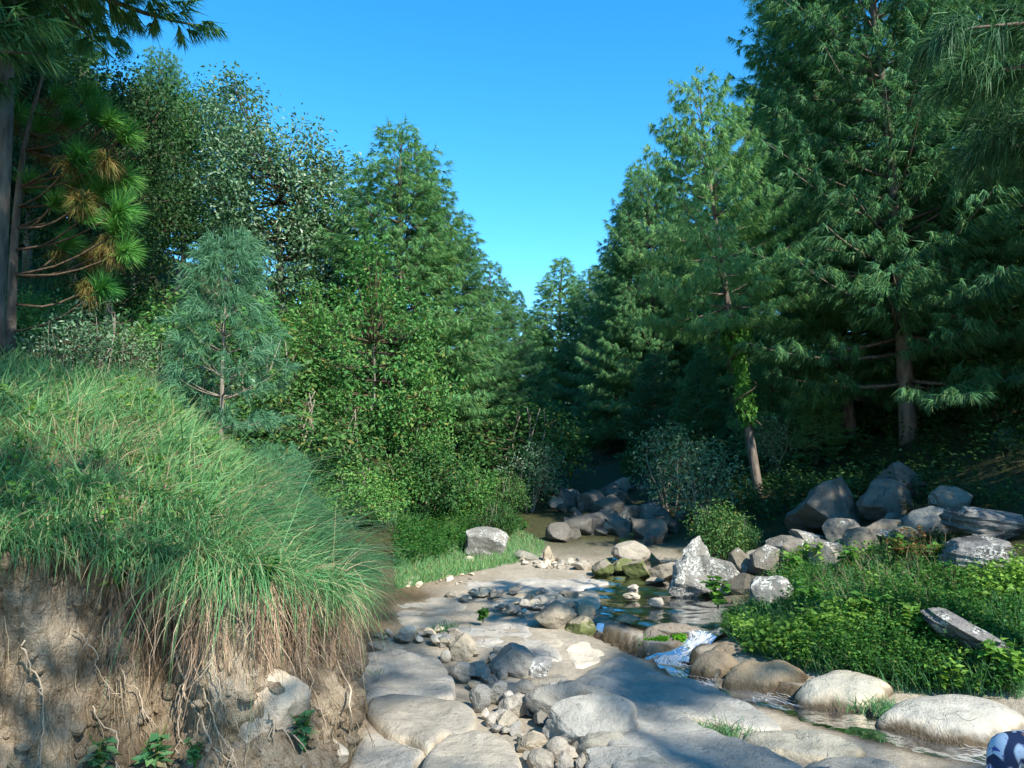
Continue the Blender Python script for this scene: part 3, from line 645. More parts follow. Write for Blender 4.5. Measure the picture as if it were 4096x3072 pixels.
B = [  # name, x0, x1, y0, y1, z, material, label, options
 (463, 508, 529, 562, .31, M_LICH2, 'big pale boulder with lichen patches and a dry top on the left verge', dict(seed=5, ang=.62, depth=.8)),
 (512, 540, 551, 565, .29, M_GREY, 'flat grey stone lying in the grass beside the lichen boulder', dict(depth=.7)),
 (543, 555, 546, 565, .29, M_TAN, 'small pointed upright stone beside the gravel', dict(depth=.7)),
 (612, 652, 542, 564, .34, M_TAN, 'broad humped brown boulder above the mossy stones at the pool head', dict(depth=.7, ang=.8)),
 (592, 615, 560, 577, .25, M_MOSSY, 'mossy stone at the pool head, green on its whole front', dict(depth=.8, ang=.8)),
 (612, 637, 559, 574, .27, M_MOSSY, 'mossy stone wedged beneath the broad humped boulder', dict(depth=.8, ang=.8)),
 (623, 654, 561, 579, .25, M_MOSSY, 'pale topped mossy block standing in the pool head', dict(depth=.7)),
 (649, 682, 563, 579, .25, M_TAN, 'long pale tan block between the mossy stones and lichen outcrop', dict(depth=.6)),
 (572, 592, 561, 572, .26, M_TAN, 'low brown stone at the gravel edge of the pool', dict(depth=.8)),
 (648, 665, 598, 608, .19, M_TAN, 'square tan stone sitting alone in the pool', dict(depth=.6, ang=.6)),
 (624, 641, 593, 600, .2, M_CREAM, 'flat cream stone awash in the pool', dict(depth=1.)),
 (628, 639, 585, 590, .21, M_CREAM, 'small white stone awash near the pool head', dict(depth=1.)),
 (646, 668, 579, 585, .22, M_TAN, 'thin tan stone awash below the long tan block', dict(depth=.8)),
 (733, 756, 552, 578, None, M_GREY, 'small split rock with a cream cleft beside the lichen outcrop', dict(ang=.6)),
 (755, 780, 549, 577, None, M_TAN, 'upright tan grey block, second from the lichen outcrop in the row', dict(ang=.6)),
 (772, 809, 540, 563, None, M_TAN, 'broad tan rock leaning on the upright block in the row', dict(ang=.6)),
 (799, 833, 533, 553, None, M_LICH2, 'angular grey rock with a pale green lichen face in the row', dict(ang=.55)),
 (753, 797, 578, 611, None, M_LICH2, 'round grey boulder half sunk in weeds below the rock row', dict(ang=.8)),
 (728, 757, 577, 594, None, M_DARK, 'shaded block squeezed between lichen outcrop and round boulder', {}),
 (831, 863, 522, 550, None, M_TAN, 'pale upright twin block in the middle of the rock row', dict(ang=.6)),
 (868, 908, 523, 549, None, M_TAN, 'peaked tan rock with one bright slope above the weeds', dict(ang=.55)),
 (904, 943, 527, 547, None, M_TAN, 'broad low tan rock next to the dead bracken', dict(ang=.65)),
 (887, 903, 515, 530, None, M_GREY, 'small upright grey stone behind the peaked rock', {}),
 (902, 926, 513, 530, None, M_TAN, 'flat topped tan stone behind the broad low rock', {}),
 (939, 961, 518, 536, None, M_GREY, 'cracked grey stone under the dead bracken', {}),
 (941, 978, 489, 517, None, M_TAN, 'round tan boulder standing above the grass tuft', dict(ang=.75)),
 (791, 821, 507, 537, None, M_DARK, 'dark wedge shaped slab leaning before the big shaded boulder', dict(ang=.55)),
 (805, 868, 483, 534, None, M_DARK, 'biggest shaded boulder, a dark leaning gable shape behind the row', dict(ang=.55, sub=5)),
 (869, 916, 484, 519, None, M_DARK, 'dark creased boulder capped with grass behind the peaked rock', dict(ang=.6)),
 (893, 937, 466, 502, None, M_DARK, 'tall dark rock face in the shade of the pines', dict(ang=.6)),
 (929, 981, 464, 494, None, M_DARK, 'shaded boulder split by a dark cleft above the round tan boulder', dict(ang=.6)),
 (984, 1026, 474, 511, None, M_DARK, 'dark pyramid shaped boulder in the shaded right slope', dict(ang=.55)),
 (969, 1030, 512, 546, None, M_STRAT, 'layered outcrop with pale lichen ledges above the dark mass', dict(strat=.06, ang=.7, depth=1.)),
 (968, 1034, 543, 583, None, M_STRAT, 'dark bluish layered rock mass among weeds under the lichen ledges', dict(strat=.05, ang=.75, depth=1.)),
 (900, 917, 573, 590, None, M_TAN, 'small pinkish stone showing among the weeds', {}),
 (444, 456, 592, 600, .14, M_TAN, 'small cream stone on the upper left plate', {}),
 (464, 474, 556, 566, .29, M_CREAM, 'white stone at the foot of the lichen boulder', {}),
 (448, 476, 635, 664, -.0, M_TAN, 'large round shouldered boulder at the head of the rubble', dict(ang=.8)),
 (432, 458, 636, 650, .02, M_GREY, 'grey block behind the round shouldered boulder', {}),
 (440, 451, 651, 662, .02, M_CREAM, 'smooth round pale cobble beside the round shouldered boulder', dict(ang=.95, planes=4)),
 (449, 471, 664, 681, -.0, M_TAN, 'pale stone with a knobbly top in the rubble', {}),
 (464, 490, 664, 678, -.0, M_TAN, 'pitted pale stone next to the knobbly one', {}),
 (490, 541, 648, 678, -.03, M_GREY, 'large dark sloping rock in the middle of the rubble', dict(ang=.7)),
 (526, 553, 659, 680, -.03, M_LICH2, 'whitish blue weathered rock leaning on the dark sloping rock', {}),
 (515, 529, 666, 678, -.02, M_TAN, 'small square stone in front of the dark sloping rock', {}),
 (468, 491, 689, 712, -.02, M_GREY, 'pointed split block at the left of the rubble', dict(ang=.55)),
 (485, 509, 683, 705, -.03, M_GREY, 'squat grey stone behind the white cobble', {}),
 (503, 514, 692, 700, .02, M_CREAM, 'white rounded cobble lying on top of the rubble', dict(ang=.95, planes=4)),
 (496, 530, 697, 720, -.04, M_TAN, 'wide tan block in the centre of the rubble', {}),
 (526, 548, 695, 713, -.03, M_GREY, 'oblong pale stone laid across the rubble', dict(depth=.6)),
 (511, 535, 682, 696, -.03, M_GREY, 'rounded grey stone between white cobble and dark rock', dict(ang=.85)),
 (485, 502, 714, 727, -.03, M_TAN, 'clean pale stone above the front plate', {}),
 (481, 489, 709, 721, -.03, M_CREAM, 'narrow white splinter standing in a crack', {}),
 (495, 524, 714, 734, -.05, M_TAN, 'flat tan stone bordering the front plate', {}),
 (527, 596, 686, 728, -.06, M_GREY, 'long sloping grey block reaching to the stream side slab', dict(ang=.62, depth=.7)),
 (553, 597, 706, 727, .02, M_TAN, 'pale cap stone lying on the long grey block', dict(depth=.6)),
 (546, 640, 706, 757, -.06, M_GREY, 'largest dark blocky boulder of the rubble', dict(ang=.62, depth=.75, sub=6)),
 (572, 640, 735, 762, -.05, M_GREY, 'low mottled boulder in front of the largest dark one', dict(ang=.7, depth=.6)),
 (516, 547, 738, 755, -.05, M_TAN, 'tilted tan stone with a half shaded face', {}),
 (546, 570, 740, 762, -.05, M_TAN, 'smooth egg shaped tan boulder', dict(ang=.9, planes=5)),
 (527, 555, 752, 774, -.05, M_TAN, 'round topped tan boulder before the egg shaped one', dict(ang=.85)),
 (556, 578, 754, 775, -.05, M_TAN, 'peaked brown stone beside the round topped boulder', dict(ang=.6)),
 (576, 587, 755, 775, -.05, M_TAN, 'narrow pale stone next to the peaked brown one', {}),
 (588, 674, 752, 780, -.04, M_GREY, 'wide flat ledge stone at the foot of the mottled boulder', dict(depth=.5)),
 (534, 577, 604, 631, .08, M_TAN, 'big cracked pale boulder beside the mossy wedge', dict(ang=.68)),
 (577, 597, 604, 626, .12, M_TAN, 'tall rounded stone with a dark hollow above the mossy wedge', dict(ang=.8)),
 (563, 597, 619, 642, -.02, M_MOSSY, 'mossy wedge shaped block with one bright clean side', dict(ang=.62)),
]
for x0, x1, y0, y1, z, m, lab, kw in B:
    big = (x1 - x0) > 40
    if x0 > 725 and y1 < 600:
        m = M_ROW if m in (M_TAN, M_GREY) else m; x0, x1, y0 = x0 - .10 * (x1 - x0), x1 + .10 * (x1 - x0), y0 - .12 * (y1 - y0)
    rock('boulder' if big else 'rock', x0, x1, y0, y1, z, m, lab, cat='boulder' if big else 'rock', **kw)
# the lichen outcrop: one rock of three lobes
def merged(name, parts, m, loc, label, sharp=34):
    bg = Bag()
    for seed, sub, ang, c, s, rot in parts:
        V, F = rock_shape(seed, sub, 9, ang, .09); V = V * np.array(s)
        ca_, sa_ = math.cos(rot), math.sin(rot); V = V @ np.array([[ca_, 0, -sa_], [0, 1, 0], [sa_, 0, ca_]]); bg.add(V + np.array(c), F)
    return tag(link(name, bg.mesh(name, m, True, sharp), None, loc), label, 'boulder')
p = G(708, 597, .10); k = p[1] / FPX
merged('boulder', [(301, 5, .6, (-15 * k, -.05, 17 * k), (42 * k, 38 * k, 46 * k), .2), (302, 5, .5, (10 * k, .12, 24 * k), (66 * k, 44 * k, 36 * k), .55), (303, 5, .55, (-3 * k, .16, 39 * k), (30 * k, 26 * k, 34 * k), -.5)], M_LICH,
       (p[0], p[1] + .18, p[2] - .03), 'grey outcrop crusted with white lichen, a knob on top, by the pool')
# layered slab slanting out of the weeds on the right
p = G(992, 664, .2); k = p[1] / FPX
V, F = rock_shape(333, 6, 7, .7, .05, .05); V = V * np.array([105 * k, .55, 30 * k])
o = tag(link('boulder', mesh_np('boulder', V, F, M_STRAT, True, 34), None, (p[0] + .05, p[1] + .30, p[2] + .10)), 'long layered slab slanting down through the weeds', 'boulder'); o.rotation_euler = (.1, .42, -.12)
# pale clay covered boulder in the bank, small one at its foot
rock('rock', 307, 346, 744, 775, .0, M_CREAM, 'flat pale stone at the foot of the earth bank', seed=43, depth=.8)

# rubble and gravel: look-alike stones, shared shapes
rng = np.random.default_rng(7)
def band(poly):
    P = np.array(poly, float); tri = [(P[0], P[i], P[i + 1]) for i in range(1, len(P) - 1)]
    ar = np.array([abs(np.cross(b - a, c - a)) for a, b, c in tri]); ar /= ar.sum()
    def f(r):
        a, b, c = tri[r.choice(len(tri), p=ar)]; u, v_ = r.uniform(), r.uniform()
        if u + v_ > 1: u, v_ = 1 - u, 1 - v_
        return a + (b - a) * u + (c - a) * v_
    return f
def scatter(poly, n, z0=.2):
    f = band(poly) if isinstance(poly, list) else poly; Q = np.array([f(rng) for _ in range(n)]); z = np.full(n, z0)
    R = np.stack([(Q[:, 0] - 512) / FPX, np.cos(PITCH) - (384 - Q[:, 1]) / FPX * np.sin(PITCH), np.sin(PITCH) + (384 - Q[:, 1]) / FPX * np.cos(PITCH)], -1)
    for _ in range(25):
        t = (z - CZ) / R[:, 2]; t = np.where(t > 0, np.minimum(t, 40), 40); zn = ground_z(R[:, 0] * t, R[:, 1] * t); z = .6 * z + .4 * zn
    return np.stack([R[:, 0] * t, R[:, 1] * t, ground_z(R[:, 0] * t, R[:, 1] * t)], -1)
def strew(n, area, size, mats, label, group, name='stone', zoff=0., flat=.6):
    pts_ = scatter(area, n)
    for done in range(n):
        q = pts_[done]; pz = q[2]
        s = size * np.clip(rng.lognormal(0, .38), .4, 1.9); m = mats[rng.integers(len(mats))]
        o = link(name, rock_mesh(int(rng.integers(12)), m), None, (q[0], q[1], pz + zoff + s * flat * .22)); o.scale = (s, s * rng.uniform(.6, 1.), s * flat * rng.uniform(.7, 1.2))
        o.rotation_euler = (rng.normal(0, .2), rng.normal(0, .2), rng.uniform(0, 6.28)); tag(o, ('bigger ' if s > size * 1.25 else 'smaller ' if s < size * .75 else 'middling ') + {M_TAN: 'tan ', M_GREY: 'grey ', M_DARK: 'shaded grey ', M_CREAM: 'cream ', M_ROW: 'brownish '}[m] + label, 'stone' if name == 'stone' else 'boulder', group)
strew(70, band([(455, 660), (500, 650), (560, 690), (640, 735), (600, 775), (540, 775), (480, 720)]), .10, [M_TAN, M_GREY, M_TAN, M_GREY], 'loose stone in the rubble between the plates', 'rubble stones between the plates', zoff=.015)
strew(34, band([(455, 600), (520, 590), (575, 600), (580, 625), (530, 618), (470, 616)]), .11, [M_TAN, M_GREY, M_TAN, M_CREAM], 'broken slab piece in the shattered rock above the rubble', 'broken slab pieces', flat=.5, zoff=.04)
strew(60, band([(512, 562), (600, 560), (600, 570), (545, 569)]), .075, [M_TAN, M_CREAM, M_GREY], 'gravel stone at the head of the far plate', 'gravel stones by the pool head')
strew(34, band([(372, 640), (440, 640), (470, 650), (440, 628), (395, 630)]), .085, [M_TAN, M_GREY, M_CREAM], 'stone in the cracks between the left plates', 'stones in the left cracks', zoff=.02)
strew(26, band([(380, 592), (470, 583), (480, 572), (450, 566), (400, 590)]), .07, [M_CREAM, M_TAN], 'stone along the foot of the left verge', 'stones at the left verge')
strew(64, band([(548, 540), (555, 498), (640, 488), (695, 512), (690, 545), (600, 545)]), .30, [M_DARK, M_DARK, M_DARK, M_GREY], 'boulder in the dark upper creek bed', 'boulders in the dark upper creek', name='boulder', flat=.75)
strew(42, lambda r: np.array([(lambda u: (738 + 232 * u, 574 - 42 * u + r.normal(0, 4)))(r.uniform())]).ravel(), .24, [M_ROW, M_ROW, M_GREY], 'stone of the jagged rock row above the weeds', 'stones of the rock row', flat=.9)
strew(22, band([(770, 560), (800, 550), (960, 545), (1000, 590), (800, 590)]), .14, [M_TAN, M_GREY], 'stone half hidden among the weeds of the right bank', 'stones among the weeds')
print('rocks', time.time() - T0)

# ------------------------------------------------------------------ water
def water_material():
    m, nt, b, o = mat('stream_water'); nt.nodes.remove(b); geo = N(nt, 'NewGeometry'); P = geo.outputs['Position']
    a = N(nt, 'Attribute', attribute_name='foam')
    n1 = noise(nt, P, 9, 3, .5, .3); n2 = noise(nt, P, 34, 3, .6)
    bp = N(nt, 'Bump', Strength=.26, Distance=.02); nt.links.new(mth(nt, 'ADD', n1, mth(nt, 'MULTIPLY', n2, .35)), bp.inputs['Height'])
    gl = N(nt, 'BsdfGlossy', Roughness=.06); nt.links.new(bp.outputs[0], gl.inputs['Normal'])
    tr = N(nt, 'BsdfTransparent'); tr.inputs[0].default_value = (.62, .55, .42, 1)
    df = N(nt, 'BsdfDiffuse'); df.inputs[0].default_value = (.20, .175, .125, 1)
    body = N(nt, 'MixShader'); body.inputs[0].default_value = .42; nt.links.new(tr.outputs[0], body.inputs[1]); nt.links.new(df.outputs[0], body.inputs[2])
    fr = N(nt, 'Fresnel', IOR=1.33); nt.links.new(bp.outputs[0], fr.inputs['Normal'])
    mx = N(nt, 'MixShader'); nt.links.new(fr.outputs[0], mx.inputs[0]); nt.links.new(body.outputs[0], mx.inputs[1]); nt.links.new(gl.outputs[0], mx.inputs[2])
    fo = N(nt, 'BsdfDiffuse'); fo.inputs[0].default_value = (.80, .84, .86, 1)
    mp = N(nt, 'Mapping'); mp.inputs['Scale'].default_value = (1, 1, .35); nt.links.new(P, mp.inputs[0])
    a1, a2 = N(nt, 'Attribute', attribute_name='across'), N(nt, 'Attribute', attribute_name='along'); cx = N(nt, 'CombineXYZ'); nt.links.new(a1.outputs['Fac'], cx.inputs[0]); nt.links.new(a2.outputs['Fac'], cx.inputs[1])
    n3 = noise(nt, cx.outputs[0], 1., 5, .7, .5)
    ff = maprange(nt, mth(nt, 'ADD', n3, mth(nt, 'MULTIPLY', a.outputs['Fac'], .52)), .72, 1.02)
    ff = mth(nt, 'ADD', ff, mth(nt, 'MULTIPLY', a.outputs['Fac'], .30), clamp=True)
    m2 = N(nt, 'MixShader'); nt.links.new(ff, m2.inputs[0]); nt.links.new(mx.outputs[0], m2.inputs[1]); nt.links.new(fo.outputs[0], m2.inputs[2])
    nt.links.new(m2.outputs[0], o.inputs['Surface']); return m
M_WATER = water_material()
def strip(path, wmul, m, name, foamf, parent=None, nc=22, lift=.0, rip=.012, fl=0.):
    P = path; t = nrm(np.gradient(P[:, :2], axis=0)); n = np.stack([-t[:, 1], t[:, 0]], -1); s = np.linspace(-1, 1, nc)
    XY = P[:, None, :2] + n[:, None] * (s[None, :, None] * P[:, None, 3:4] * wmul)
    slope = np.abs(np.gradient(P[:, 2])) / np.maximum(np.linalg.norm(np.gradient(P[:, :2], axis=0), axis=1), 1e-4)
    foam = np.clip(foamf(P, slope), 0, 1)[:, None] * .45 * (1 - .5 * s[None] ** 2)
    q = np.stack([XY[..., 0] * 6, XY[..., 1] * 6, 0 * XY[..., 0]], -1)
    Zw = P[:, None, 2] + lift + rip * (1 + 4.5 * foam) * fbm(q, 3, 77)
    V = np.concatenate([XY, Zw[..., None]], -1); a, b = len(P), nc
    i = (np.arange(a - 1)[:, None] * b + np.arange(b - 1)[None]).ravel()
    me = mesh_np(name, V, np.stack([i, i + 1, i + b + 1, i + b], -1), m)
    at = me.attributes.new('foam', 'FLOAT', 'POINT'); at.data.foreach_set('value', foam.astype(np.float32).ravel())
    cum = np.concatenate([[0], np.cumsum(np.linalg.norm(np.diff(P[:, :3], axis=0), axis=1))])
    for nm_, val in (('across', s[None] * P[:, None, 3] * 34), ('along', cum[:, None] * 13 + 0 * s[None])):
        at = me.attributes.new(nm_, 'FLOAT', 'POINT'); at.data.foreach_set('value', val.astype(np.float32).ravel())
    return link(name, me, parent)
def foam_main(P, slope):
    f = sstep(.25, .8, slope)
    for px, py, z, r, a in ((690, 648, -.02, .20, 1.), (668, 664, -.10, .24, .95), (704, 634, .06, .12, .8), (712, 686, -.12, .12, .8), (762, 704, -.13, .14, .75), (975, 758, -.16, .22, .7), (690, 608, .085, .22, .35), (702, 622, .075, .12, .5), (925, 748, -.155, .12, .5)):
        c = G(px, py, z); f = np.maximum(f, a * np.exp(-((P[:, 0] - c[0]) ** 2 + (P[:, 1] - c[1]) ** 2) / r ** 2))
    return f
stream = tag(strip(curve(SP, 420), 1.25, M_WATER, 'stream', foam_main), 'shallow brown creek flowing through pool and cascade', 'water', kind='structure')
strip(POOL, 1.25, M_WATER, 'plunge_pool', lambda P, s: .0 * s, stream, 12)
for tr_, nm in (([(601, 627, .06, .03), (599, 634, .03, .035), (598, 641, -.04, .04), (598, 646, -.10, .05)], 'trickle'), ([(718, 676, -.02, .02), (718, 681, -.06, .025), (717, 688, -.11, .035)], 'trickle')):
    strip(curve(np.array([list(G(a, b, c)) + [w_] for a, b, c, w_ in tr_]), 30), 1., M_WATER, nm, lambda P, s: .85 + 0 * s, stream, 8, .03)
# threads of white water in the cascade and the riffles below it
m_, nt_, b_, o_ = mat('white_water'); b_.inputs['Base Color'].default_value = (.80, .84, .86, 1); b_.inputs['Roughness'].default_value = .35; tr_ = N(nt_, 'BsdfTransparent'); mx_ = N(nt_, 'MixShader'); mx_.inputs[0].default_value = .45
nt_.links.new(b_.outputs[0], mx_.inputs[1]); nt_.links.new(tr_.outputs[0], mx_.inputs[2]); nt_.links.new(mx_.outputs[0], o_.inputs['Surface'])
rng = np.random.default_rng(19); bg = Bag(); PF = curve(SP, 1600); tF = nrm(np.gradient(PF[:, :2], axis=0)); nF = np.stack([-tF[:, 1], tF[:, 0]], -1)
def at_px(px, py, z): c = G(px, py, z); return int(((PF[:, :2] - c[:2]) ** 2).sum(-1).argmin())
for i0, i1, cnt in ((at_px(706, 633, .065), at_px(664, 667, -.085), 520), (at_px(664, 667, -.085), at_px(715, 686, -.085), 130), (at_px(750, 698, -.09), at_px(780, 707, -.09), 60), (at_px(950, 750, -.095), at_px(1000, 762, -.1), 60)):
    for k in range(cnt):
        a = int(rng.uniform(i0, i1)); l = int(rng.uniform(10, 46)); b = min(a + l, 1599); ix = np.linspace(a, b, 7).astype(int); off_ = np.clip(rng.normal(0, .5), -1.15, 1.15) + .12 * np.cumsum(rng.normal(0, .25, 7))
        c = PF[ix, :3].copy(); c[:, :2] += nF[ix] * (PF[ix, 3] * off_)[:, None]; c[:, 2] += .006 + .012 * np.abs(vnoise(c * 25, 3)) + .006 * rng.uniform()
        w_ = rng.uniform(.0015, .0045) * np.array([.2, .8, 1, 1, .9, .6, .15]); sd_ = np.concatenate([nF[ix], np.zeros((7, 1))], 1) * w_[:, None]
        Vt = np.concatenate([c - sd_, c + sd_]); q = np.arange(6); bg.add(Vt, np.stack([q, q + 1, q + 8, q + 7], -1))
tag(link('white_water', bg.mesh('white_water', m_), stream), kind='stuff')
# spray drops thrown up at the foot of the cascade
rng = np.random.default_rng(12); bg = Bag(); V0, F0 = ICO[3]
m_, nt_, b_, o_ = mat('spray'); b_.inputs['Base Color'].default_value = (.85, .88, .9, 1); b_.inputs['Roughness'].default_value = .4
for px, py, z, r, n in ((668, 662, -.10, .08, 60), (684, 652, -.03, .06, 30), (718, 686, -.11, .04, 14), (765, 703, -.125, .05, 14), (704, 635, .07, .04, 12), (978, 758, -.16, .06, 10)):
    c = G(px, py, z)
    for k in range(n):
        s = rng.uniform(.0015, .004); bg.add(V0 * np.array([s * rng.uniform(1, 2.4), s, s]) + c + rng.normal(0, r, 3) * [1, 1, .12] + [0, 0, abs(rng.normal(0, .02))], F0)
tag(link('spray', bg.mesh('spray', m_), stream), kind='stuff')
print('water', time.time() - T0)

# ------------------------------------------------------------------ pines
def foot(px, d):                                   # a point on the ground under picture column px at distance d
    x = (px - 512) / FPX * d; return np.array([x, d, gz(x, d)])
PV = [pine_meshes('pine', 9.0, .5, 2.5, 201, nb=6, sideL=.42), pine_meshes('pine', 9.0, 1.2, 2.3, 202, nb=6, gap=.12, shape=.65, sideL=.42),
      pine_meshes('pine', 9.0, .5, 2.4, 203, nb=6, whorl=.33, shape=.85, sideL=.42), pine_meshes('pine', 10.0, .9, 2.8, 204, nb=6, gap=.05, shape=.55, sideL=.42)]
PV.append(pine_meshes('pine', 9., 3.6, 2.4, 205, nb=6, gap=.1, shape=.6, sideL=.42))
PH = [9., 9., 9., 10., 9.]
rng = np.random.default_rng(3)
def pine(px, d, top, var, label, rs=1., group=None, rot=None, lean=None, pxtop=None):
    b = foot(px, d); H = D(px, top, d)[2] - b[2]; s = H / PH[var]
    r = put_tree('pine_tree', PV[var], b, rot if rot is not None else rng.uniform(0, 6.28), (s * rs, s * rs, s), label, group)
    if pxtop is not None:                          # lean the tree sideways as it stands in the picture
        dx = (pxtop - px) / FPX * d; r.rotation_mode = 'ZYX'; r.rotation_euler = (0, math.atan2(dx, H), r.rotation_euler[2])
    return r
pine(401, 15, 131, 1, 'tall blue green pine with pale trunk, highest beyond the small broadleaf tree', 1.4, rot=.4)
pine(413, 16.2, 152, 1, 'thin topped pine standing close behind the tall pale trunked one', 1.05, rot=2.2)
pine(352, 17, 190, 2, 'pine half hidden behind the silvery broadleaf tree', 1.05)
pine(447, 17, 214, 0, 'dense drooping pine between the tall pale trunked pine and the valley gap', 1.4, rot=1.1)
pine(487, 19, 262, 0, 'shorter drooping pine stepping down towards the valley gap', 1.25, rot=3.3)
pine(514, 21, 292, 2, 'last small pine of the left row at the valley gap', 1.2, rot=5.)
pine(562, 34, 259, 2, 'far pine with a sharp tip standing in the valley gap', 1.6, rot=.2)
pine(588, 32, 272, 0, 'far pine beside the sharp tipped one', 1.4)
pine(642, 24, 172, 2, 'rounded pine close behind the vine pine towards the gap', 1.1, rot=1.7)
pine(608, 30, 250, 0, 'bright far pine with tiers of lit branches right of the gap', 1.1, rot=2.)
pine(628, 27, 206, 2, 'pine with a rounded tip between the bright far pine and the vine pine', 1.05, rot=4.)
pine(592, 48, 330, 0, 'distant pine filling the valley behind the bright far pine', 1.5)
pine(572, 55, 340, 2, 'most distant pine of the valley', 1.6)
pine(545, 46, 330, 2, 'small distant pine at the end of the valley', 1.2)
pine(536, 38, 312, 0, 'dim distant pine low in the valley gap', 1.3)
vp = pine(757, 12.4, 76, 4, 'dark pointed pine whose trunk is wrapped in bright vine', .85, rot=1., pxtop=702)
pine(655, 23, 165, 3, 'shaded pine behind the vine wrapped one', .95, rot=2.7)
pine(850, 14.5, -70, 3, 'huge pine with pale trunk showing under its lowest bough', .92, rot=.9, pxtop=815)
pine(908, 12.6, -170, 3, 'huge pine whose trunk flares above the shaded boulders', 1.0, rot=2.0, pxtop=885)
pine(985, 14, -120, 1, 'tall pine with long lit tiers at the right slope', 1.2, rot=3.9)
pine(1060, 11.5, -70, 3, 'great pine beside the tall tiered one on the right slope', 1.0, rot=5.2)
pine(790, 21, 60, 0, 'pine deep in the right forest behind the huge pale trunked one', 1.1)
pine(945, 19, 20, 2, 'pine deep in the right forest behind the flared trunk', 1.2)
pine(720, 27, 150, 2, 'pine deep in the right forest behind the vine wrapped one', 1.2)
pine(1010, 21, 0, 0, 'pine deep in the right forest behind the tall tiered one', 1.3)
pine(860, 26, 40, 1, 'rearmost pine of the right forest', 1.3)
pine(690, 33, 200, 0, 'far pine closing the right forest towards the valley', 1.3)
pine(300, 24, 200, 2, 'pine behind the silvery tree on the left hillside', 1.1)
pine(150, 21, 55, 3, 'pine high on the left hillside behind the dark leafy trees', 1.0)
pine(40, 17, -40, 3, 'pine high on the left hillside behind the tufted young pine', 1.0)
pine(225, 27, 150, 0, 'pine on the left hillside between the leafy crowns', 1.1)
# old pine at the left edge with its shaded low boughs
AT = pine_meshes('old_pine', 13., 3.8, 2.4, 231, nb=8, whorl=.34, ncount=40, trunk_r=.22, gap=.05, shape=.5, needle=.2, up=.18)
b = foot(-30, 6.6); put_tree('pine_tree', AT, b, 4.0, 1., 'old pine trunk with grey scaly bark and dark overhanging boughs above the bank')
AT2 = pine_meshes('old_pine', 9., 2.5, 2.35, 232, nb=9, whorl=.3, ncount=40, trunk_r=.16, shape=.5, needle=.2, up=.22)
put_tree('pine_tree', AT2, (-5.1, 4.7, gz(-5.1, 4.7)), 3.4, 1., 'second dark pine crown overhanging from beyond the picture')
put_tree('pine_tree', AT2, (-5.3, 5.3, gz(-5.3, 5.3)), 1.0, 1., 'dark pine crown overhanging the old trunk from beyond the picture')
# pines behind the photographer: they throw the dappled shade
SH = pine_meshes('shade_pine', 12., 4.5, 2.2, 241, nb=4, whorl=.8, gap=.4, shape=.5, needle=.2)
SH2 = pine_meshes('shade_pine', 15., 9.4, 2.6, 242, nb=6, whorl=.42, gap=.05, shape=.45, needle=.2)
SH4 = pine_meshes('shade_pine', 14.4, 10.4, 2.3, 244, nb=4, whorl=.55, gap=.38, shape=.35, needle=.2)
put_tree('pine_tree', SH4, (8.4, -6.0, .5), 1.1, 1., 'tall pine far behind the photographer near the stream')
put_tree('pine_tree', SH2, (.4, -2.3, -.1), 2.9, 1.0, 'tall bare stemmed pine behind the photographer')
put_tree('pine_tree', SH2, (.1, -.6, -.1), 5.2, (.6, .6, 1.), 'second tall bare stemmed pine behind the photographer')
put_tree('pine_tree', SH, (1.4, -2.6, -.1), 4.4, .90, 'sparse pine behind the photographer on the creek bed')
for x_, y_, r_, s_ in ((7.9, 4.9, .4, .70), (8.6, 8.6, .9, .60), (12.5, 9.6, 4.1, .7), (13, 13.5, 5., .8)):
    put_tree('pine_tree', PV[3], (x_, y_, gz(x_, y_)), r_, s_, 'pine of the right slope beyond the shaded boulders', 'pines of the right slope beyond the boulders')
SH3 = pine_meshes('shade_pine', 10., 4.2, 2.7, 243, nb=6, whorl=.4, shape=.5, needle=.2)
put_tree('pine_tree', SH3, (6.8, 6.0, gz(6.8, 6.0)), 1.4, (.6, .6, .95), 'pine beside the boulders of the right slope, its crown above the picture')
for k, (px, d, top, var, lab) in enumerate(((772, 15, 330, 2, 'beside the vine pine'), (815, 14, 360, 0, 'between the vine pine and the pale trunk'), (868, 16, 330, 2, 'between the two big trunks'), (940, 14, 330, 0, 'right of the flared trunk'), (975, 12, 385, 2, 'above the dark pyramid boulder'), (1015, 13, 330, 0, 'at the foot of the tall tiered pine'), (905, 19, 310, 0, 'behind the flared trunk'), (1000, 17, 290, 2, 'behind the tall tiered pine'), (700, 18, 350, 2, 'left of the vine pine'), (655, 20, 350, 0, 'over the dark creek bed'), (735, 21, 320, 0, 'behind the vine pine'))):
    pine(px, d, top, var, 'young shaded pine ' + lab, 1.35)
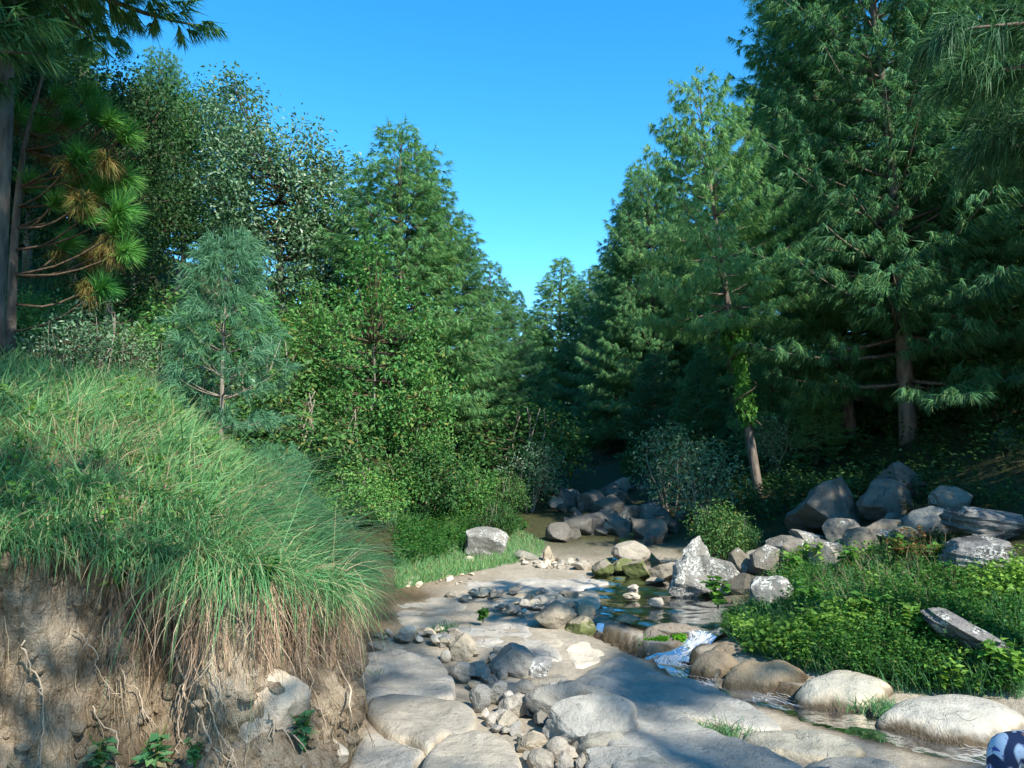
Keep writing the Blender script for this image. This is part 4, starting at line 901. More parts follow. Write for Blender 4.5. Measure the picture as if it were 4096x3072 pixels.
# near boughs hanging into the upper right corner
rng = np.random.default_rng(25); nroot = tag(bpy.data.objects.new('pine_tree', None), 'near pine whose long needled boughs hang into the upper corner', 'tree'); COL.objects.link(nroot)
nb_ = np.array([4.5, 3.7, gz(4.5, 3.7)]); nroot.location = tuple(nb_)
link('trunk', mesh_np('near_trunk', *tube(np.array([[0, 0, -.2], [.03, 0, 2], [0, .05, 4.], [.05, 0, 6.]]), [.11, .1, .07, .02], 9), M_BARK), nroot)
for h_, ends in ((3.5, [(945, 30), (975, 75)]), (3.0, [(985, 150), (1008, 125)]), (4.2, [(950, -45), (1000, -60)])):
    for px, py in ends:
        e = D(px, py, 4.3 + rng.uniform(-.3, .4)) - nb_; a = np.array([0, 0, h_]); c = curve(np.array([a, a * .5 + e * .5 + [0, 0, .12], e]), 24)
        br = link('bough', mesh_np('bough', *tube(c, np.linspace(.028, .006, 24), 6), M_BARK), nroot); pos, ax = [], []
        for q in range(9, 24):
            for sgn in (-1, 1):
                dr = nrm(nrm(c[q] - c[q - 2]) * .8 + np.array([rng.normal(0, .3), sgn * .7, rng.normal(0, .25)])); l2 = rng.uniform(.08, .26)
                for f in (.35, .7, 1.): pos.append(c[q] + dr * l2 * f); ax.append(dr)
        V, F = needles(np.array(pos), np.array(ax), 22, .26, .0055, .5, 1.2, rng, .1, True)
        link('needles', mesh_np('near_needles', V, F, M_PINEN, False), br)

# sapling pine on the crest of the bank
SA = pine_meshes('sapling', 1.9, .22, .52, 261, nb=6, whorl=.22, needle=.17, ncount=40, nw=.006, droop=.75, trunk_r=.026, nmat=M_PINEY, bmat=M_BARKG, seg2=True, dens=1.5, up=.55, shape=.8)
b = foot(222, 6.7); top = D(224, 240, 6.7); s = (top[2] - b[2]) / 1.9
put_tree('pine_sapling', SA, b, .6, (s * .95, s * .95, s), 'soft blue green pine sapling on the crest of the grassy bank', cat='sapling')
SB = pine_meshes('sapling', .8, .06, .6, 262, nb=6, whorl=.16, needle=.16, ncount=44, nw=.0055, droop=.8, trunk_r=.014, nmat=M_PINEY, bmat=M_BARKG, seg2=True, dens=1.6, up=.5)
for px, d, rz, lab in ((272, 6.9, 1., 'small bushy pine seedling downslope of the sapling'), (285, 6.3, 3., 'lowest pine seedling at the shoulder of the bank'), (180, 7.2, 5., 'small pine seedling between sapling and thorny shrub')):
    put_tree('pine_sapling', SB, foot(px, d), rz, .55, lab, cat='sapling')

# young pine with big needle tufts
TUFTS = [(48, 59, 27, 0), (102, 110, 24, 0), (90, 92, 18, 0), (128, 132, 22, 0), (127, 176, 23, 0), (125, 208, 24, 0), (82, 153, 24, 0), (80, 176, 20, 0), (106, 188, 22, 0), (43, 121, 20, 0), (110, 157, 20, 1), (84, 198, 20, 1),
         (110, 251, 20, 1), (106, 285, 20, 0), (94, 255, 18, 1), (128, 250, 20, 0), (18, 112, 20, 0), (74, 116, 18, 0), (88, 214, 18, 0), (45, 148, 16, 1), (60, 95, 16, 0), (118, 225, 18, 0), (70, 240, 18, 0), (100, 140, 18, 1), (112, 118, 18, 0), (60, 200, 18, 0), (92, 285, 15, 1), (30, 180, 18, 0)]
rng = np.random.default_rng(31); dY = 7.4
yb = foot(8, dY); yroot = tag(bpy.data.objects.new('young_pine', None), 'young pine with round bright needle tufts and rusty old needles beside the old trunk', 'tree'); COL.objects.link(yroot); yroot.location = tuple(yb)
tp = curve(np.array([yb - yb, D(14, 250, dY) - yb, D(24, 150, dY) - yb, D(44, 70, dY) - yb]), 16); tp[0, 2] = -.2
link('trunk', mesh_np('young_trunk', *tube(tp, np.linspace(.05, .012, 16), 8), M_BARK), yroot)
for k, (px, py, r, brown) in enumerate(TUFTS):
    dd = dY + rng.uniform(-.45, .35); q = D(px, py, dd) - yb; L = r * dd / FPX * 1.25
    a = tp[np.clip(np.searchsorted(tp[:, 2], q[2] - .25 - .3 * rng.uniform()), 1, 15)]
    ax = nrm(nrm(q - a) + np.array([.2, -.25, .45]) + rng.normal(0, .15, 3)); st = q - ax * L * .55
    br = link('branch', mesh_np('tuft_branch', *tube(curve(np.array([a, a * .5 + st * .5 + [0, 0, -.08], st, st + ax * L * .3]), 8), np.linspace(.014, .006, 8), 5), M_TWIG), yroot)
    V, F = needles(np.repeat(st[None] + ax * L * .25, 3, 0), np.stack([ax] * 3), 120, L, .0065, .80 if not brown else 1.2, .22 if not brown else .9, rng, L * .55, True)
    link('needle_tuft', mesh_np('needle_tuft', V, F, M_TUFTB if brown else M_TUFT, False), br)
    if not brown and rng.uniform() < .6:
        V, F = needles(st[None] - ax * .05, ax[None], 110, L * .9, .0065, 1.25, 1.2, rng, .12, True); link('old_needles', mesh_np('old_needles', V, F, M_TUFTB, False), br)
print('pines', time.time() - T0)

# ------------------------------------------------------------------ broadleaf trees and shrubs
def broad(px, d, top, meshes, H, label, name='broadleaf_tree', cat='tree', rs=1., rot=0., group=None):
    b = foot(px, d); s = (D(px, top, d)[2] - b[2]) / H
    return put_tree(name, meshes, b, rot, (s * rs, s * rs, s), label, group, cat)
BT1 = broad_meshes('silver', 8., [(0, 0, 5.0, 1.9, 1.7, 1.9, 3), (-1.1, 0, 6.8, .75, .7, 1.2, .8), (.5, 0, 3.0, 1.7, 1.5, 1.6, 1.8), (1.3, 0, 4.6, 1.0, .9, 1.2, .9)], 360, 56, .135, 401, M_SILV, trunk_r=.14, crad=.42, limb_r=.03)
broad(268, 16, 88, BT1, 7.7, 'tall silvery leaved broadleaf tree with a thin spire against the sky')
BT2 = broad_meshes('dark', 8., [(0, 0, 4.6, 2.2, 2.0, 2.6, 3), (.8, -.3, 6.4, 1.2, 1.2, 1.4, 1.2), (-1., 0, 3., 1.6, 1.6, 1.6, 1), (1.2, 0, 2.6, 1.3, 1.3, 1.6, 1)], 360, 42, .15, 402, M_BROAD, trunk_r=.15, crad=.45, limb_r=.03)
BT2D = (BT2[0], BT2[1], BT2[2].copy()); BT2D[2].materials.clear(); BT2D[2].materials.append(M_DARKL)  # same tree with darker leaves: the hillside shade is put into the leaf colour
broad(172, 18, 84, BT2, 7.7, 'dense dark green leafy tree left of the silvery tree', rot=.3, rs=.85)
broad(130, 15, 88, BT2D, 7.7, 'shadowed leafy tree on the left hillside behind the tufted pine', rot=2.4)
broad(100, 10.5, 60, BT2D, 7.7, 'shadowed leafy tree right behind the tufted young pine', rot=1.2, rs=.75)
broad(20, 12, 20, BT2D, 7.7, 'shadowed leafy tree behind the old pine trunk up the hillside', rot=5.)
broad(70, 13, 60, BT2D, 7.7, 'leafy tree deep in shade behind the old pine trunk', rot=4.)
BT3 = broad_meshes('light', 5., [(0, 0, 2.6, 1.25, 1.1, 1.6, 3), (-.1, 0, 4.2, .55, .5, .8, .8), (.9, 0, 2.0, .9, .8, 1.0, 1), (-.8, 0, 1.6, .8, .8, 1., 1)], 150, 44, .105, 403, M_BROADL, trunk_r=.07, crad=.27, limb_r=.016)
broad(372, 11.5, 246, BT3, 4.9, 'small light green broadleaf tree with yellowing leaves before the tall pine', rs=1.05)
broad(424, 11.8, 345, BT3, 4.9, 'light green leafy tree leaning towards the creek beside the pale trunk', rot=2.1, rs=.8)
broad(310, 12.5, 285, BT3, 4.9, 'yellow green leafy tree between the sapling and the small broadleaf tree', rot=4.2, rs=1.1)
BT4 = broad_meshes('bush', 1.6, [(0, 0, .8, .8, .75, .65, 2), (.5, .1, .6, .55, .5, .5, 1), (-.5, 0, .55, .5, .5, .5, 1)], 120, 40, .085, 404, M_BROADL, trunk_r=.025, crad=.22, stems=5, limb_r=.009)
BT5 = broad_meshes('bush', 1.6, [(0, 0, .85, .75, .7, .7, 2), (-.45, .1, .7, .5, .5, .55, 1)], 110, 38, .075, 405, M_BROAD, trunk_r=.022, crad=.22, stems=6, limb_r=.008)
BT6 = broad_meshes('bush', 1.6, [(0, 0, .85, .7, .7, .75, 2), (.4, 0, 1.1, .4, .4, .5, 1)], 80, 26, .085, 406, M_SILV, trunk_r=.02, crad=.24, stems=6, limb_r=.008, wl=.4)
def shrub(px, d, top, me, label, rs=1., group=None): return broad(px, d, top, me, 1.5, label, 'shrub', 'shrub', rs, rng.uniform(0, 6.28), group)
shrub(350, 9.8, 462, BT4, 'bright leafy bramble shrub just beyond the grassy bank', 1.2)
shrub(390, 11.2, 455, BT4, 'bright shrub at the foot of the pale trunked pine', 1.1)
shrub(335, 10.6, 400, BT5, 'green shrub behind the bright bramble', 1.1)
shrub(432, 11.5, 440, BT5, 'loose shrub between pale trunk and the creek', 1.1)
shrub(470, 12.2, 462, BT4, 'tall yellow green shrub above the lichen boulder', 1.0)
shrub(500, 12.5, 472, BT5, 'tall green shrub at the creek edge behind the lichen boulder', 1.0)
shrub(450, 10.8, 522, BT4, 'low yellowish shrub on the left verge', .8)
shrub(490, 11.2, 500, BT5, 'low shrub directly behind the lichen boulder', 1.1)
shrub(528, 13.5, 448, BT6, 'greyish shrub overhanging the dark creek bed', 1.0)
shrub(520, 15, 400, BT5, 'shaded shrub under the last small pine', 1.2)
shrub(545, 16, 470, BT6, 'grey leaved shrub in the creek shade', 1.)
shrub(700, 11.5, 445, BT6, 'grey leaved shrub in half shade before the vine pine', 1.15)
shrub(668, 13, 430, BT6, 'pale leaved shrub at the edge of the dark creek', 1.)
shrub(715, 9.4, 500, BT5, 'dark shrub overhanging the rock row beside the lichen outcrop', .9)
shrub(738, 9.6, 512, BT5, 'leafy shrub behind the split rock', .9)
shrub(775, 14, 418, BT6, 'grey green shrub at the foot of the vine pine', 1.1)
shrub(632, 17, 448, BT5, 'small lit bush standing in the dark creek bed', .6)
for k, (px, d, top) in enumerate(((860, 15, 400), (900, 17, 380), (1015, 14, 400), (985, 11, 445), (930, 14.5, 410), (875, 18, 390), (780, 18, 410), (960, 13, 400), (1000, 12, 340), (1010, 10, 430), (940, 16, 350), (800, 17, 400), (830, 19, 370), (740, 20, 400), (690, 21, 400), (640, 24, 400), (600, 26, 420), (980, 18, 330), (570, 24, 430))):
    shrub(px, d, top, (BT5, BT6, BT2)[k % 2], ('green', 'grey leaved')[k % 2] + ' shrub ' + ['under the huge pale trunked pine', 'behind the flared trunk', 'at the foot of the tall tiered pine', 'above the dark pyramid boulder', 'between the flared trunk and the tall tiered pine', 'between the two big trunks', 'behind the vine wrapped pine', 'above the split shaded boulder', 'at the right slope under the great pine', 'up the slope above the layered outcrop', 'behind the flared trunk under its boughs', 'left of the huge pale trunked pine', 'behind the young pine between the big trunks', 'behind the vine pine up the slope', 'over the dark creek bed beneath the rounded pine', 'below the bright far pine', 'at the valley end of the creek', 'high on the slope behind the tall tiered pine', 'at the far bend of the dark creek'][k], 1.2, ('green', 'grey leaved')[k % 2] + ' understorey shrubs of the right forest')
for k, (px, d, top) in enumerate(((60, 10.5, 300), (150, 11, 300), (250, 11, 330), (215, 12.5, 280), (110, 12.5, 270), (30, 9.5, 290), (290, 10, 380))):
    shrub(px, d, top, (BT5, BT4)[k % 2], ('dark green', 'bright green')[k % 2] + ' hillside shrub ' + ['below the tufted young pine', 'above the dark hollow of the bank', 'behind the sapling', 'between the sapling and the dark leafy tree', 'beneath the shadowed leafy trees', 'beside the old pine trunk', 'beside the yellow green leafy tree'][k], 1.3, ('dark green', 'bright green')[k % 2] + ' shrubs of the left hillside')
TH = broad_meshes('thorn', 1., [(0, 0, .55, .42, .4, .45, 1), (.45, 0, .45, .3, .3, .25, .7), (-.4, 0, .5, .25, .25, .3, .5)], 70, 16, .06, 407, M_SILV, trunk_r=.012, crad=.16, stems=7, limb_r=.006, wl=.4)
for px, d, top, lab in ((92, 6.6, 300, 'straggly thin leaved shrub at the crest of the bank'), (118, 6.9, 322, 'small whitish leaved shrub above the dark hollow'), (172, 7.6, 330, 'reddish green shrub beside the sapling'), (60, 6.4, 312, 'tall stemmed weed at the crest beneath the tufted pine')):
    b = foot(px, d); s = (D(px, top, d)[2] - b[2]) / .95; put_tree('shrub', TH, b, rng.uniform(0, 6.28), s, lab, cat='shrub')
rock('boulder', 100, 148, 340, 392, None, M_DARK, 'dark rock in the hollow behind the crest of the bank', seed=61, cat='boulder') if False else None
# vine climbing the trunk of the dark pointed pine
rng = np.random.default_rng(55); n = 1500; t = rng.uniform(0, 1, n) ** .8
a0, a1 = D(749, 425, 12.35), D(734, 318, 12.35); P = a0 + (a1 - a0) * t[:, None]; th = rng.uniform(0, 6.28, n); rr = (.12 + .05 * np.sin(t * 9)) * rng.uniform(.8, 1.25, n) * (.55 + .6 * t)
o_ = np.stack([np.cos(th), np.sin(th), 0 * th], -1); P = P + o_ * rr[:, None]
V, F = leaves(P, o_ + rng.normal(0, .4, (n, 3)), np.array([0, 0, -1.]) + rng.normal(0, .5, (n, 3)), .095 * rng.uniform(.5, 1.3, n), .075, rng)
vn = tag(bpy.data.objects.new('vine', None), 'bright yellow green vine wrapped round the trunk of the dark pointed pine', 'vine'); COL.objects.link(vn); vn.location = tuple(a0)
link('leaves', mesh_np('vine_leaves', V - a0, F, M_LIME, False), vn)
link('stem', mesh_np('vine_stem', *tube(np.stack([(a1 - a0)[0] * np.linspace(0, 1, 40) + .19 * np.cos(np.linspace(0, 16, 40)), .19 * np.sin(np.linspace(0, 16, 40)), (a1 - a0)[2] * np.linspace(0, 1, 40)], -1), .012, 5), M_TWIG), vn)
print('broadleaf', time.time() - T0)

# ------------------------------------------------------------------ grass and low plants
def grass_obj(name, bag_list, m, label, cat='grass', parent=None):
    bg = Bag()
    for V, F in bag_list: bg.add(V, F)
    o = link(name, bg.mesh(name, m, False), parent); return tag(o, label, cat, kind='stuff')
rng = np.random.default_rng(77)
n = 120000; x = rng.uniform(-6.5, -.6, n); y = rng.uniform(2.0, 9.2, n); m_, dist = mound(x, y)
keep = (dist > -.02) & (np.abs(x / y) < .80) & (rng.uniform(size=n) < np.clip(1.15 - .09 * (y - 3), .4, 1)); x, y, dist = x[keep], y[keep], dist[keep]
z = np.maximum(ground_z(x, y), np.where(dist < .5, mound(x, y)[0] + .02, -9)); n = len(x); print('bank blades', n)
P = np.stack([x, y, z - .02], -1); clump = vnoise(np.stack([x * 2.2, y * 2.2, 0 * x], -1), 5)
cl2 = vnoise(np.stack([x * 4.1, y * 4.1, 0 * x], -1), 8)
d0 = np.stack([.3 + .7 * clump + rng.normal(0, .5, n), -.15 + .7 * cl2 + rng.normal(0, .5, n), np.full(n, 1.)], -1)
L = (.15 + .10 * np.clip(cl2, -.5, 1) + rng.exponential(.04, n)) * rng.uniform(.6, 1.2, n)
dry = rng.uniform(size=n) < .05 + .12 * (vnoise(np.stack([x * 1.7, y * 1.7, 0 * x], -1), 15) > .35)
grass_obj('dry_grass', [blades(P[dry], d0[dry], L[dry] * 1.1, rng.uniform(.003, .007, dry.sum()), rng.uniform(.3, 2.2, dry.sum()), rng, 3)], M_STRAW, 'dead straw blades mixed into the grass of the bank')
Ph = P[rng.choice(n, 420)]
P, d0, L = P[~dry], d0[~dry], L[~dry]; n = len(P)
grass_obj('bank_grass', [blades(P, d0, L, rng.uniform(.003, .0095, n), rng.uniform(.3, 2.2, n), rng, 3)], M_GRASS, 'thick bright grass covering the top of the earth bank')
# long grass spilling over the lip
def lip_points(n, u0, u1, vlo, vhi, seed=0, thr=-9.):
    u = rng.uniform(u0, u1, n * 4); u = u[vnoise(np.stack([u * 5.5, 0 * u, 0 * u], -1), seed) + .6 * vnoise(np.stack([u * 17, 0 * u, 0 * u], -1), seed + 1) + rng.normal(0, .12, len(u)) > thr][:n] * (NU - 1) / 11; n = len(u); return bank_pt(u, rng.uniform(vlo, vhi, n))
P, no = lip_points(7200, 4.2, 9.2, .78, 1.0, 3, -.3); n = len(P)
tw = vnoise(P * 4.5, 71); tw2 = vnoise(P * 4.5 + 40, 72)
d0 = np.stack([no[:, 0] * .9 + .8 * tw + rng.normal(0, .5, n), no[:, 1] * .9 + .8 * tw2 + rng.normal(0, .5, n), rng.uniform(-.1, 1.3, n)], -1)
big = rng.uniform(.20, .40, n) + rng.exponential(.09, n)
g1 = blades(P, d0, big * rng.uniform(.45, 1.25, n), rng.uniform(.002, .006, n), rng.uniform(1.0, 4.6, n), rng, 6, wig=.07)
P, no = lip_points(8500, 1.5, 4.8, .82, 1.0, 4, -.7); n = len(P)
d0 = np.stack([no[:, 0] * .8 + rng.normal(0, .4, n) + .2, no[:, 1] * .8 + rng.normal(0, .3, n), rng.uniform(.2, 1.2, n)], -1)
g2 = blades(P, d0, rng.uniform(.15, .36, n), rng.uniform(.004, .008, n), rng.uniform(1., 3., n), rng, 5)
grass_obj('overhanging_grass', [g1, g2], M_REED, 'long fine blue green grass drooping over the lip of the bank')
n = 260; P, no = lip_points(n, 5.0, 8.6, .9, 1.)
d0 = np.stack([.9 + rng.normal(0, .3, n), rng.normal(0, .4, n), rng.uniform(.5, 1.4, n)], -1)
grass_obj('flowering_grass', [blades(P, d0, rng.uniform(.5, .85, n), .0032, rng.uniform(.7, 1.6, n), rng, 8)], M_REED, 'long arching grass stalks reaching out from the lip of the bank')
# dead grass and fine roots under the lip
P, no = lip_points(3600, 3.7, 9.0, .58, .88, 5, -.2); n = len(P); lowu = rng.uniform(size=n)
d0 = np.stack([no[:, 0] * .5 + rng.normal(0, .25, n), no[:, 1] * .5 + rng.normal(0, .25, n), rng.uniform(-1.2, -.1, n)], -1)
grass_obj('hanging_roots', [blades(P + np.stack([no[:, 0] * .02, no[:, 1] * .02, 0 * lowu], -1), d0, rng.uniform(.06, .22, n) + rng.exponential(.10, n), rng.uniform(.0018, .0045, n), 2.5, rng, 6, wig=.22)], M_STRAW, 'pale dead grass and fine roots hanging under the lip of the bank', 'roots')
n = 700; P, no = lip_points(n, 2.0, 6.6, .2, .62)
d0 = np.stack([no[:, 0] * .25 + rng.normal(0, .2, n), no[:, 1] * .25 + rng.normal(0, .2, n), rng.uniform(-1.2, -.4, n)], -1)
grass_obj('face_roots', [blades(P + np.stack([no[:, 0] * .012, no[:, 1] * .012, 0 * P[:, 0]], -1), d0, rng.uniform(.08, .3, n), rng.uniform(.002, .0045, n), 1.5, rng, 5, wig=.2)], M_STRAW, 'thin root fibres trailing down the earth bank', 'roots')
# crumbled clods and pebbles sticking to the face
bg = Bag(); cu = rng.uniform(2.0, 7.0, 520) * (NU - 1) / 11; cv_ = rng.beta(1.2, 1.2, 520) * .8; cp, cn = bank_pt(cu, cv_)
for k in range(520):
    s = .006 + rng.exponential(.010); V0, F0 = ROCKS[k % 12]; bg.add(V0[:] * np.array([1, 1, .8]) * min(s, .05) * 2 + cp[k] + np.append(cn[k] * s * .3, 0), F0) if k % 4 == 0 else bg.add(ICO[3][0] * s * rng.uniform(.6, 1.1, 3) * (1 + .2 * vnoise(ICO[3][0] * 2 + k)[:, None]) + cp[k] + np.append(cn[k] * s * .3, 0), ICO[3][1])
tag(link('clods', bg.mesh('clods', M_EARTH), bank), kind='stuff')
# thick single roots
_r = Vb - np.array([0, 0, CZ]); _f = _r[..., 1] * math.cos(PITCH) + _r[..., 2] * math.sin(PITCH); _u = -_r[..., 1] * math.sin(PITCH) + _r[..., 2] * math.cos(PITCH)
BPX = np.stack([512 + FPX * _r[..., 0] / _f, 384 - FPX * _u / _f], -1).reshape(-1, 2); BD = Vb[..., 1].reshape(-1)
def face_depth(px, py):
    near = np.argsort(((BPX - [px, py]) ** 2).sum(-1))[:10]; return BD[near].min()
def root(pts, r, label=None):
    P = np.array([D(a, b, face_depth(a, b) - .03) for a, b, d in pts]); c = curve(P, 26); rg = np.random.default_rng(int(pts[0][0]))
    c[1:-1] += rg.normal(0, .0035, (24, 3)) + .02 * np.stack([fbm(np.stack([np.arange(24) * .35, 0 * np.arange(24.), np.full(24, float(k_ * 7 + pts[0][0]))], -1), 2) for k_ in range(3)], -1); o = P[0]
    bg = Bag(); bg.add(*tube(c - o, np.linspace(r, r * .35, 26) * .7, 6))
    for k_ in rg.integers(5, 24, 4):
        l_ = rg.uniform(.05, .16); e_ = np.array([rg.normal(0, .6), -.15, -1.]) * l_
        bg.add(*tube(curve(np.array([c[k_] - o, c[k_] - o + e_ * .5 + rg.normal(0, .012, 3), c[k_] - o + e_]), 7), np.linspace(r * .4, r * .12, 7), 4))
    link('root', bg.mesh('root', M_ROOT), bank, o)
V, F = rock_shape(47, 5, 9, .75, .09); q = D(272, 712, face_depth(272, 712) + .13)
o = tag(link('boulder', mesh_np('boulder', V * [.36, .30, .42], F, rock_mat('clay_rock', (.34, .26, .165), (.52, .415, .285)), True, 40), None, q), 'pale clay covered boulder bulging out of the earth bank', 'boulder'); o.rotation_euler = (0, .35, .2)
for pts, r in (([(187, 588, 3.60), (183, 640, 3.50), (186, 690, 3.50), (205, 730, 3.45), (232, 768, 3.4)], .010), ([(168, 640, 3.45), (178, 668, 3.42), (184, 690, 3.42), (181, 720, 3.40), (180, 756, 3.38)], .010), ([(176, 606, 3.6), (196, 668, 3.5), (214, 720, 3.45), (238, 770, 3.4)], .007),
               ([(330, 640, 4.0), (345, 690, 4.0), (352, 735, 3.95), (366, 745, 3.95), (362, 790, 3.9)], .009), ([(270, 718, 3.6), (285, 728, 3.55), (298, 734, 3.5)], .013), ([(75, 630, 3.2), (100, 665, 3.2), (118, 700, 3.2)], .006), ([(95, 705, 3.1), (115, 745, 3.1), (120, 780, 3.1)], .006),
               ([(120, 665, 3.3), (140, 700, 3.25), (160, 745, 3.2)], .006), ([(25, 640, 3.0), (40, 700, 3.0), (48, 770, 3.0)], .007), ([(215, 640, 3.6), (222, 690, 3.5), (250, 745, 3.45)], .005), ([(300, 620, 3.9), (308, 680, 3.85), (330, 740, 3.8)], .006), ([(320, 600, 4.0), (338, 640, 3.95), (350, 655, 3.9)], .006)):
    root(pts, r)
# verge grass, grass between the rocks, weeds of the right bank
def turf(P, h, w=.006, lean=.35, bend=.8, seg=3):
    n = len(P); d0 = np.stack([rng.normal(0, lean, n), rng.normal(0, lean, n), np.ones(n)], -1)
    return blades(P - [0, 0, .01], d0, h * rng.uniform(.5, 1.3, n), w, rng.uniform(.3, bend * 1.6, n), rng, seg)
Pv = scatter([(395, 590), (395, 540), (440, 515), (500, 520), (545, 545), (540, 558), (470, 562), (440, 580)], 9000)
grass_obj('verge_grass', [turf(Pv, .10)], M_GRASS, 'short bright grass of the left verge around the lichen boulder')
Pw = scatter([(745, 655), (715, 630), (760, 600), (800, 560), (960, 545), (1024, 590), (1024, 700), (900, 695), (800, 672)], 12000)
grass_obj('bank_herbs_grass', [turf(Pw[:8000], .22, .005)], M_GRASS, 'mixed grass among the weeds of the right bank')
def herbs(P, h, nl, L, m, name, label):
    n = len(P); hh = h * rng.uniform(.5, 1.3, n); k = np.repeat(np.arange(n), nl); f = rng.uniform(.25, 1, len(k)); ln = rng.normal(0, .18, (n, 2))
    th = rng.uniform(0, 6.28, len(k)); o = np.stack([np.cos(th), np.sin(th), 0 * th], -1)
    Q = P[k] + np.stack([ln[k, 0] * f * hh[k] * 1.5, ln[k, 1] * f * hh[k] * 1.5, f * hh[k]], -1) + o * .012
    g_ = leaves(Q, np.array([0, 0, 1.]) + .5 * rng.normal(size=Q.shape), o + np.stack([0 * th, 0 * th, rng.uniform(-.3, .6, len(k))], -1), L * (1.15 - .5 * f) * rng.uniform(.7, 1.3, len(k)), L * .5, rng)
    st = blades(P, np.stack([ln[:, 0] * 1.5, ln[:, 1] * 1.5, np.ones(n)], -1), hh, .004, .0, rng, 2)
    return grass_obj(name, [g_, st], m, label, 'weeds')
PW = scatter([(750, 655), (720, 630), (760, 606), (800, 565), (960, 545), (1024, 575), (1024, 695), (900, 692), (800, 670)], 4200)
pn = vnoise(PW * [1.6, 1.6, 0], 61); pn2 = vnoise(PW * [2.3, 2.3, 0] + 9, 62)
herbs(PW[(pn < .15) & (pn2 < .3)], .15, 13, .042, M_WEED, 'bank_weeds', 'dense small leaved weeds covering the right bank below the rocks')
herbs(PW[(pn >= .15)], .24, 14, .034, M_WEED, 'tall_weeds', 'taller feathery weeds in patches on the right bank')
herbs(PW[(pn < .15) & (pn2 >= .3)], .20, 10, .06, M_LIME, 'lime_weeds', 'lime green leafy weeds in patches on the right bank')
Pd = scatter([(800, 600), (860, 560), (960, 560), (1000, 600), (900, 640)], 500); grass_obj('dry_stalks', [turf(Pd, .28, .004, .3)], M_STRAW, 'dry straw stalks standing among the weeds')
n = 7000; x = rng.uniform(3.2, 16, n); y = rng.uniform(3.5, 26, n); kp = (y > 9.5) | (x > 4.6 + .25 * np.abs(y - 5)); x, y = x[kp], y[kp]; Pu = np.stack([x, y, ground_z(x, y)], -1)
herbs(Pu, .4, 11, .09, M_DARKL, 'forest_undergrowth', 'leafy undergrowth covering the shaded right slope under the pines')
herbs(Ph, .16, 8, .06, M_WEED, 'bank_top_weeds', 'small leafy weeds growing through the grass of the bank')
herbs(scatter([(395, 570), (400, 520), (480, 505), (530, 530), (460, 556)], 900), .2, 12, .045, M_WEED, 'verge_weeds', 'small leaved weeds on the left verge')
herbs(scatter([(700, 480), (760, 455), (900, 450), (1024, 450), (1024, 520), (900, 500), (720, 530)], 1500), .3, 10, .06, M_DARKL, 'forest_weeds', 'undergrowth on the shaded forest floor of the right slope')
Pg = scatter([(470, 500), (420, 470), (330, 470), (330, 520), (420, 530)], 2500); grass_obj('slope_grass', [turf(Pg, .25, .008)], M_GRASS, 'grass under the trees of the left slope')
# grass on the left hillside seen under the trees
n = 9000; x = rng.uniform(-9, -3, n); y = rng.uniform(9, 15, n); P = np.stack([x, y, ground_z(x, y)], -1)
grass_obj('hillside_grass', [turf(P, .35, .010, .4)], M_GRASS, 'long grass on the steep left hillside behind the bank')
# single tufts on the plates
def tuft(px, py, z, n, h, r, label, m=M_GRASS, w=.005):
    c = G(px, py, z); P = np.stack([rng.normal(0, r, n), rng.normal(0, r * .6, n), np.zeros(n) - .02], -1)
    V, F = turf(P, h, w, .5, 1.2); o = tag(link('grass_tuft', Bag2(V, F, m), None, c), label, 'grass tuft')
def Bag2(V, F, m): b_ = Bag(); b_.add(V, F); return b_.mesh('grass_tuft', m, False)
tuft(712, 732, .0, 380, .10, .10, 'grass tuft in the crack of the grey stream side slab')
tuft(371, 677, .02, 160, .09, .045, 'tiny grass tuft at the foot of the bank beside the plates')
tuft(445, 627, .1, 120, .08, .06, 'small dry grass tuft between the left plates')
tuft(874, 748, -.08, 160, .07, .06, 'mossy grass tuft at the waterline between the domed ledges')
tuft(880, 706, .0, 200, .10, .09, 'dry grass tuft between the two grey domes')
tuft(962, 520, .62, 420, .42, .16, 'tall bright grass tuft beside the round tan boulder', w=.008)
tuft(845, 556, .45, 260, .22, .08, 'yellow green grass clump before the twin block', M_LIME)
# individual leafy plants
def plant(name, px, py, z, h, nst, nl, L, W, m, label, spread=.35, group=None, d=None):
    c = G(px, py, z) if d is None else D(px, py, d); bgL, bgS = Bag(), Bag()
    for s in range(nst):
        a = rng.uniform(0, 6.28); tp_ = np.array([math.cos(a) * spread * h * rng.uniform(.2, 1), math.sin(a) * spread * h * rng.uniform(.2, 1), h * rng.uniform(.65, 1.1)])
        cv = curve(np.array([[0, 0, -.03], tp_ * [.3, .3, .5], tp_]), 8); bgS.add(*tube(cv, np.linspace(.005, .002, 8), 4))
        f = rng.uniform(.3, 1, nl); i = (f * 7).astype(int); th = rng.uniform(0, 6.28, nl); o = np.stack([np.cos(th), np.sin(th), rng.uniform(-.35, .25, nl)], -1)
        bgL.add(*leaves(cv[i], np.array([0, 0, 1.]) + .3 * rng.normal(size=(nl, 3)), o, L * rng.uniform(.6, 1.1, nl), W, rng, .15))
    r = tag(bpy.data.objects.new(name, None), label, 'plant', group); COL.objects.link(r); r.location = tuple(c)
    link('leaves', bgL.mesh('plant_leaves', m, False), r); link('stems', bgS.mesh('plant_stems', M_WEED), r)
plant('weed', 483, 619, .12, .10, 6, 9, .06, .05, M_WEED, 'low broad leaved weed growing in the shattered plate')
plant('weed', 718, 606, .2, .26, 7, 12, .085, .07, M_LIME, 'bright lime weed at the foot of the lichen outcrop', .5)
